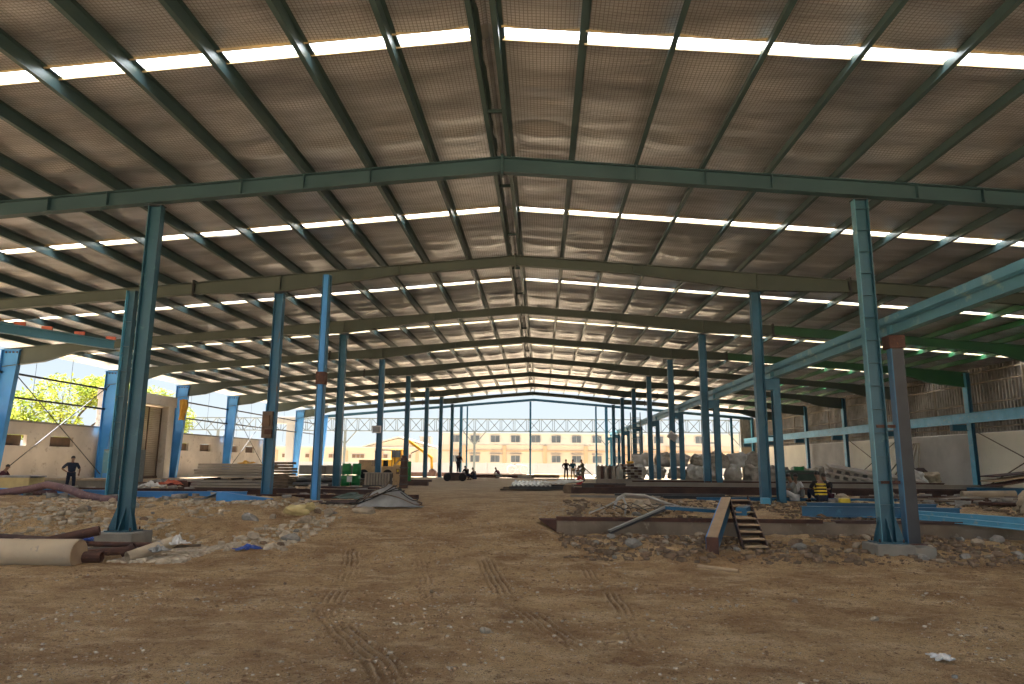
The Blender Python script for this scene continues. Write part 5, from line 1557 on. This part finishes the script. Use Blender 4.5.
# timbers / steel lying on the left midground and centre back
for k in range(14):
    x, y = rnd.uniform(-22, -6), rnd.uniform(17, 34)
    o = MB().box((0, 0, 0), (rnd.uniform(1.5, 4), rnd.uniform(.2, .6), rnd.uniform(.1, .3))).build('loose_plank', ['rust', 'timber', 'dark_rust', 'mill_steel'][k % 4])
    o.location = (x, y, gz(x, y) + .14); o.rotation_euler = (0, 0, rnd.uniform(-.3, .3))
    tag(o, '%s length lying flat in the storage area behind the left columns' % ['rusty', 'timber', 'dark rusty', 'grey steel'][k % 4], 'plank', '%s lengths behind the left columns' % ['rusty', 'timber', 'dark rusty', 'grey steel'][k % 4])
for k in range(10):
    x, y = rnd.uniform(-9, 3), rnd.uniform(50, 70)
    o = MB().box((0, 0, 0), (rnd.uniform(1.5, 4.5), rnd.uniform(.3, .9), rnd.uniform(.15, .45))).build('loose_plank', ['rust', 'timber', 'dark_rust', 'slab'][k % 4])
    o.location = (x, y, gz(x, y) + .2); o.rotation_euler = (0, 0, rnd.uniform(-.3, .3))
    tag(o, '%s length lying on the drive towards the far end' % ['rusty', 'timber', 'dark rusty', 'grey'][k % 4], 'plank', '%s lengths at the far end' % ['rusty', 'timber', 'dark rusty', 'grey'][k % 4])

# ------------------------------------------------------------------ people
def skin_mesh(name, verts, edges, radii, mat, parent, root=0, sub=1):
    me = bpy.data.meshes.new(name)
    me.from_pydata([Vector(v) for v in verts], edges, [])
    me.materials.append(M[mat])
    import bmesh
    bm = bmesh.new(); bm.from_mesh(me)
    lay = bm.verts.layers.skin.verify()
    bm.verts.ensure_lookup_table()
    for i, r in enumerate(radii):
        bm.verts[i][lay].radius = r if isinstance(r, tuple) else (r, r)
        bm.verts[i][lay].use_root = (i == root)
    bm.to_mesh(me); bm.free()
    o = bpy.data.objects.new(name, me); COL.objects.link(o); o.parent = parent
    s_ = o.modifiers.new('skin', 'SKIN'); s_.use_smooth_shade = True
    sb = o.modifiers.new('smooth', 'SUBSURF'); sb.levels = sub; sb.render_levels = sub + 1
    return o
POSES = {
 'stand': dict(pel=(0, 0, .95), chest=(0, .01, 1.32), neck=(0, 0, 1.48), head=(0, .02, 1.62), hips=((-.10, 0, .92), (.10, 0, .92)), knee=((-.12, .03, .50), (.12, .03, .50)), ank=((-.13, -.02, .09), (.13, -.02, .09)), toe=((-.15, .15, .04), (.15, .15, .04)), sho=((-.20, 0, 1.40), (.20, 0, 1.40)), elb=((-.27, -.05, 1.13), (.27, -.05, 1.13)), wri=((-.26, .08, .90), (.26, .08, .90))),
 'akimbo': dict(pel=(0, 0, .95), chest=(0, .01, 1.32), neck=(0, .02, 1.48), head=(0, .06, 1.61), hips=((-.10, 0, .92), (.10, 0, .92)), knee=((-.13, .02, .50), (.13, .04, .50)), ank=((-.15, -.02, .09), (.14, .02, .09)), toe=((-.18, .15, .04), (.17, .19, .04)), sho=((-.20, 0, 1.40), (.20, 0, 1.40)), elb=((-.40, -.10, 1.18), (.34, -.06, 1.14)), wri=((-.20, .08, 1.02), (.30, .14, .95))),
 'reach': dict(pel=(0, 0, .95), chest=(0, .05, 1.31), neck=(0, .08, 1.46), head=(0, .14, 1.58), hips=((-.10, 0, .92), (.10, 0, .92)), knee=((-.12, .08, .50), (.12, .0, .50)), ank=((-.13, .04, .09), (.13, -.08, .09)), toe=((-.14, .21, .04), (.15, .09, .04)), sho=((-.20, .05, 1.38), (.20, .05, 1.38)), elb=((-.24, .20, 1.15), (.24, .20, 1.15)), wri=((-.16, .42, 1.08), (.16, .42, 1.05))),
 'sit': dict(pel=(0, 0, .20), chest=(0, .06, .58), neck=(0, .12, .74), head=(0, .18, .86), hips=((-.10, .02, .18), (.10, .02, .18)), knee=((-.20, .40, .42), (.20, .40, .42)), ank=((-.16, .52, .09), (.16, .52, .09)), toe=((-.17, .68, .04), (.17, .68, .04)), sho=((-.19, .08, .66), (.19, .08, .66)), elb=((-.26, .22, .46), (.26, .22, .46)), wri=((-.14, .42, .46), (.14, .42, .46))),
 'crouch': dict(pel=(0, -.05, .30), chest=(0, .18, .62), neck=(0, .28, .76), head=(0, .36, .86), hips=((-.10, -.03, .28), (.10, -.03, .28)), knee=((-.18, .34, .48), (.18, .34, .48)), ank=((-.15, .10, .09), (.15, .10, .09)), toe=((-.16, .27, .04), (.16, .27, .04)), sho=((-.19, .22, .70), (.19, .22, .70)), elb=((-.26, .38, .46), (.26, .38, .46)), wri=((-.12, .56, .30), (.12, .56, .30))),
}
def person(label, loc, pose, rz, shirt, trousers, stripes=False, scale=1.0, group=None):
    P = POSES[pose]
    t = thing('person', label, 'person', loc, rz, group)
    t.scale = (scale,) * 3
    V, E, Rr = [], [], []
    def v(p, r):
        V.append(tuple(p)); Rr.append(r); return len(V) - 1
    lerp = lambda a, b, q: tuple(Vector(a).lerp(Vector(b), q))
    pel = v(P['pel'], (.13, .10)); ch = v(P['chest'], (.15, .11)); E.append((pel, ch))
    nk = v(P['neck'], .055); E.append((ch, nk))
    hd = Vector(P['head']); ax = (hd - Vector(P['neck'])).normalized()
    h1 = v(hd - ax * .02, (.068, .075)); E.append((nk, h1))
    h2 = v(hd + ax * .06, (.078, .088)); E.append((h1, h2))
    h3 = v(hd + ax * .13, (.06, .07)); E.append((h2, h3))
    for s_ in (0, 1):
        a = v(P['hips'][s_], .088); k = v(P['knee'][s_], .058); n_ = v(P['ank'][s_], .040); to = v(P['toe'][s_], .034)
        E += [(pel, a), (a, k), (k, n_), (n_, to)]
        sh = v(P['sho'][s_], .056); el = v(P['elb'][s_], .040); wr = v(P['wri'][s_], .028)
        E += [(ch, sh), (sh, el), (el, wr)]
        d = (Vector(P['wri'][s_]) - Vector(P['elb'][s_])).normalized()
        pm = v(Vector(P['wri'][s_]) + d * .07, (.036, .018)); E.append((wr, pm))
        sd = d.cross(Vector((0, 1, 0))); sd = sd.normalized() if sd.length > .1 else Vector((1, 0, 0))
        for f_, (off_, ln) in enumerate(((-.030, .070), (-.010, .085), (.010, .080), (.030, .062))):
            base = Vector(P['wri'][s_]) + d * .09 + sd * off_
            a1 = v(base, .010); a2 = v(base + d * ln * .6, .008); a3 = v(base + d * ln + Vector((0, .015, -.012)), .007)
            E += [(pm, a1), (a1, a2), (a2, a3)]
        tb = Vector(P['wri'][s_]) + d * .045
        a1 = v(tb + sd * (-.04), .011); a2 = v(tb + sd * (-.062) + d * .035, .009)
        E += [(pm, a1), (a1, a2)]
    skin_mesh('body', V, E, Rr, 'skin', t)
    # shirt
    sv = [P['pel'], P['chest'], P['sho'][0], lerp(P['sho'][0], P['elb'][0], .95), P['sho'][1], lerp(P['sho'][1], P['elb'][1], .95), lerp(P['pel'], P['chest'], .5), lerp(P['chest'], P['neck'], .55)]
    se = [(0, 6), (6, 1), (1, 2), (2, 3), (1, 4), (4, 5), (1, 7)]
    so = skin_mesh('shirt', sv, se, [(.165, .13), (.18, .14), .085, .06, .085, .06, (.165, .13), .09], shirt, t)
    if stripes:
        for k in range(4):
            q = .18 + .24 * k
            c = Vector(P['pel']).lerp(Vector(P['chest']), q * 1.15)
            MB().tube([c - Vector((0, 0, .028)), c + Vector((0, .004, .028))], .195, 20, cap=False).build('shirt_stripe', 'yellow', t)
    tv = [P['pel'], P['hips'][0], P['knee'][0], lerp(P['knee'][0], P['ank'][0], .9), P['hips'][1], P['knee'][1], lerp(P['knee'][1], P['ank'][1], .9)]
    skin_mesh('trousers', tv, [(0, 1), (1, 2), (2, 3), (0, 4), (4, 5), (5, 6)], [(.155, .12), .105, .078, .062, .105, .078, .062], trousers, t)
    for s_ in (0, 1):
        a_, b_ = Vector(P['ank'][s_]), Vector(P['toe'][s_])
        MB().bar(a_ + Vector((0, -.05, -.045)), b_ + Vector((0, .02, -.005)), .09, .075).build('shoe', 'black', t, bevel=.02)
    c = hd + ax * .10 - Vector((0, .018, 0))
    b = MB(); n = 12; vs_ = []
    fwd = Vector((0, 1, 0))
    for j in range(7):
        ph = j / 6 * math.pi * .62
        for k in range(n):
            th = 2 * math.pi * k / n
            vs_.append(c + Vector((math.sin(ph) * math.cos(th) * .092, math.sin(ph) * math.sin(th) * .105 - (.02 if math.sin(th) > 0 else 0) * math.sin(ph), math.cos(ph) * .092)))
    b.add(vs_, [(j * n + k, j * n + (k + 1) % n, (j + 1) * n + (k + 1) % n, (j + 1) * n + k) for j in range(6) for k in range(n)])
    b.build('hair', 'hair', t, smooth=True)
    b = MB(); fc = hd + ax * .035 + Vector((0, .085, 0))
    b.prism([fc + Vector((-.014, -.01, -.02)), fc + Vector((.014, -.01, -.02)), fc + Vector((0, -.005, .03))], (0, .03, -.004)); b.build('nose', 'skin', t)
    for s_ in (-1, 1):
        MB().box(hd + ax * .04 + Vector((s_ * .082, 0, 0)), (.02, .035, .05)).build('ear', 'skin', t, bevel=.006)
        MB().box(hd + ax * .06 + Vector((s_ * .032, .083, 0)), (.022, .012, .012)).build('eye', 'black', t)
    return t
PI = math.pi
person('person in dark navy work clothes standing with one hand on the hip, far left', (-20.35, 12.3, .88), 'akimbo', .5, 'navy', 'navy', scale=.95)
person('person in a maroon shirt sitting at the left edge, bent forward', (-24.9, 13.9, 1.12), 'sit', -PI / 2 + .3, 'maroon_cloth', 'navy')
person('person in a black shirt standing with the far group, leftmost of the standing three', (3.35, 45.0, gz(3.6, 45)), 'akimbo', .2, 'dark_cloth', 'dark_cloth')
person('person in a teal shirt and tan trousers standing in the middle of the far group', (3.98, 45.4, gz(5, 45.4)), 'stand', .3, 'teal_cloth', 'tan_cloth')
person('person in khaki standing on the right of the far group, seen from behind', (4.5, 38.4, gz(6, 38.4)), 'reach', 1.2, 'khaki_cloth', 'khaki_cloth')
person('person crouching in light clothes just left of the khaki figure', (4.0, 37.2, gz(5.2, 37.6) + .25), 'sit', -.6, 'grey_cloth', 'khaki_cloth')
person('person in dark clothes standing behind a machine left of the drive', (-5.7, 38.0, gz(-5.7, 38) + .5), 'reach', -.5, 'dark_cloth', 'dark_cloth')
person('person in dark clothes crouching right of the standing dark figure, left of the drive', (-5.0, 38.5, gz(-5, 38.5) + .15), 'crouch', .6, 'dark_cloth', 'navy')
person('person in navy sitting on the ground left of the truss post', (-4.5, 39.5, gz(-4.5, 39.5)), 'sit', 1.0, 'navy', 'navy')
person('person in a muted pink shirt crouching alone near the centre of the far end', (-2.9, 47.0, gz(-2.9, 47)), 'crouch', 1.1, 'maroon_cloth', 'grey_cloth')
person('person in a pale grey shirt sitting by the second short column', (11.5, 10.5, .93), 'sit', 1.45, 'grey_cloth', 'white_cloth', scale=1.12)
person('person in a white shirt sitting behind the grey-shirted one, facing the group', (12.05, 12.0, .93), 'sit', 3.0, 'white_cloth', 'grey_cloth', scale=1.1)
person('person in a yellow and black striped shirt sitting with their back to us', (12.4, 10.1, .93), 'sit', 0.1, 'dark_cloth', 'navy', stripes=True, scale=1.22)
person('person in dark clothes sitting at the right of the seated group', (13.15, 11.3, .93), 'sit', 2.1, 'dark_cloth', 'maroon_cloth', scale=1.12)
# machine part the dark figure works at
wm = thing('small_generator', 'small dark machine on the ground in front of the dark-clothed standing person', 'machine', (-5.6, 35.6, gz(-5.6, 35.6)))
MB().box((0, 0, .35), (1.5, .9, .6)).build('body', 'dark_rust', wm, bevel=.05)
MB().tube([(-.4, -.1, .65), (-.4, -.1, 1.15)], .1, 10).build('exhaust', 'mill_steel', wm)
for s_ in (-1, 1): MB().tube([(s_ * .6, -.5, .3), (s_ * .6, -.42, .3)], .3, 16).build('wheel', 'black', wm)
# bicycle by the far fence
by_ = thing('bicycle', 'pale bicycle parked at the far end right of the crouching person', 'bicycle', (-2.0, 72.0, gz(-2, 72) + .5))
for s_ in (-.85, .85):
    MB().tube([(s_ + .55 * math.cos(a / 20 * 2 * PI), 0, .55 + .55 * math.sin(a / 20 * 2 * PI)) for a in range(21)], .035, 6).build('wheel', 'white_paint', by_)
for a_, b_ in (((-.85, .55), (-.35, 1.15)), ((-.35, 1.15), (.6, 1.2)), ((.6, 1.2), (.85, .55)), ((-.35, 1.15), (-.05, .5)), ((-.05, .5), (.6, 1.15)), ((-.85, .55), (-.05, .5))):
    MB().tube([(a_[0], 0, a_[1]), (b_[0], 0, b_[1])], .03, 6).build('frame_tube', 'white_paint', by_)
MB().box((-.35, 0, 1.25), (.3, .15, .07)).build('saddle', 'black', by_)
MB().bar((.6, -.25, 1.4), (.6, .25, 1.4), .04, .04).build('handlebar', 'black', by_)

# ------------------------------------------------------------------ rubble
def stone_mesh(seed, mat):
    rnd = random.Random(seed)
    b = MB()
    import bmesh
    bm = bmesh.new(); bmesh.ops.create_icosphere(bm, subdivisions=2, radius=.5)
    sc3 = Vector((1, rnd.uniform(.55, .9), rnd.uniform(.4, .75)))
    planes = [(Vector((rnd.gauss(0, 1), rnd.gauss(0, 1), rnd.gauss(0, 1))).normalized(), rnd.uniform(.26, .42)) for _ in range(9)]
    for v_ in bm.verts:
        p = v_.co.copy()
        for nrm, d in planes:
            k = p.dot(nrm)
            if k > d: p -= nrm * (k - d)
        p += p.normalized() * .04 * mnoise.noise(p * 5 + Vector((seed, 0, 0)))
        v_.co = Vector((p.x * sc3.x, p.y * sc3.y, p.z * sc3.z)) * 1.25
    me = bpy.data.meshes.new('stone'); bm.to_mesh(me); bm.free(); me.materials.append(M[mat]); return me
SM = [stone_mesh(i, ['stone_a', 'stone_b', 'stone_c', 'stone_a'][i % 4]) for i in range(12)]
def in_view(x, y): return True
rnd = random.Random(99)
ZONES = [ # name, n, sampler, size range, label, group
 (80, (2.0, 15.5), (-.9, 3.3), (.14, .42), 'broken stone in the rubble along the foot of the right concrete step', 'rubble stones below the right step'),
 (60, (-16, -5.6), (-.2, 6.2), (.16, .5), 'broken stone scattered around the nearest left column', 'rubble stones around the left column'),
 (45, (2.5, 19), (4.3, 9.5), (.14, .36), 'broken stone on the ground above the right concrete step', 'rubble stones above the right step'),
 (40, (14, 29), (12, 30), (.4, 1.0), 'broken chunk of concrete in the debris towards the right wall', 'rubble chunks towards the right wall'),
 (30, (-24, -10), (9.5, 20), (.2, .5), 'broken chunk lying between the girders and the left wall', 'rubble chunks towards the left wall'),
 (14, (-8, 9), (-11, -4), (.06, .16), 'small pale stone lying on the near earth floor', 'small stones on the near earth'),
]
for (n_, xr, yr, sr, lab, grp) in ZONES:
    for k in range(n_):
        x, y = rnd.uniform(*xr), rnd.uniform(*yr)
        if 'step' in lab and 3.4 < y < 4.1: continue
        s_ = sr[0] + (sr[1] - sr[0]) * rnd.random() ** 2
        o = bpy.data.objects.new('stone', rnd.choice(SM)); COL.objects.link(o)
        z = float(ground_z(np.array([x]), np.array([y]))[0])
        o.location = (x, y, z + s_ * .14); o.scale = (s_, s_, s_); o.rotation_euler = (rnd.uniform(-.4, .4), rnd.uniform(-.4, .4), rnd.uniform(0, 6.3))
        tag(o, lab, 'stone', grp)
# the uncountable grit
def grit(name, n, regs, label, sr, mats, seed):
    r_ = np.random.RandomState(seed)
    base = []
    for q in range(5):
        a = r_.normal(size=(8, 3)); c = np.array([(i, j, k) for i in (-1, 1) for j in (-1, 1) for k in (-1, 1)], float)
        base.append(c * .5 + r_.uniform(-.2, .2, (8, 3)))
    F = np.array([(0, 1, 3, 2), (4, 6, 7, 5), (0, 4, 5, 1), (2, 3, 7, 6), (0, 2, 6, 4), (1, 5, 7, 3)])
    V_, F_ = [], []
    tot = 0
    for (xa, xb, ya, yb, w) in regs:
        m_ = int(n * w)
        x = r_.uniform(xa, xb, m_); y = r_.uniform(ya, yb, m_)
        keep = fbm(x * .5 + 3, y * .5, 3) > -.15
        x, y = x[keep], y[keep]
        z = ground_z(x, y)
        s_ = sr[0] + (sr[1] - sr[0]) * r_.rand(len(x)) ** 3
        th = r_.uniform(0, 6.28, len(x))
        for i in range(len(x)):
            bb = base[i % 5] * s_[i] * np.array([1, .8, .55])
            c_, sn_ = math.cos(th[i]), math.sin(th[i])
            rx = bb[:, 0] * c_ - bb[:, 1] * sn_; ry = bb[:, 0] * sn_ + bb[:, 1] * c_
            V_.append(np.stack([rx + x[i], ry + y[i], bb[:, 2] + z[i] + s_[i] * .12], -1)); F_.append(F + tot); tot += 8
    o = np_mesh(name, np.concatenate(V_), np.concatenate(F_), mats, smooth=False)
    tag(o, label, 'gravel', kind='stuff')
grit('loose_rubble', 5200, [(1.6, 16, -1.4, 3.4, .55), (2, 20, 4.2, 9.5, .45)], 'brownish broken rubble heaped along the right concrete step', (.03, .20), 'stone_b', 1)
grit('loose_rubble', 5200, [(-17, -5.4, -.6, 6.8, .8), (-9.2, -7.4, -2.2, .5, .2)], 'pale broken rubble spread around the nearest left column', (.03, .20), 'stone_pale', 2)
grit('loose_clods', 6500, [(-9, 11, -13, -3.5, .7), (-6, 3, -4, 6, .15), (7, 20, -6, 0, .15)], 'brown earth clods strewn over the near floor', (.012, .06), 'clod', 5)
grit('loose_gravel', 8000, [(-9, 11, -13, -4, .5), (-6, 3, -4, 8, .2), (1, 5.5, 4.5, 9, .3)], 'fine pale gravel strewn over the earth floor', (.012, .055), 'stone_pale', 3)
grit('loose_debris', 3200, [(13, 29, 9.5, 32, .6), (-26, -8, 7, 30, .4)], 'grey debris spread towards both side walls', (.08, .42), 'stone_c', 4)
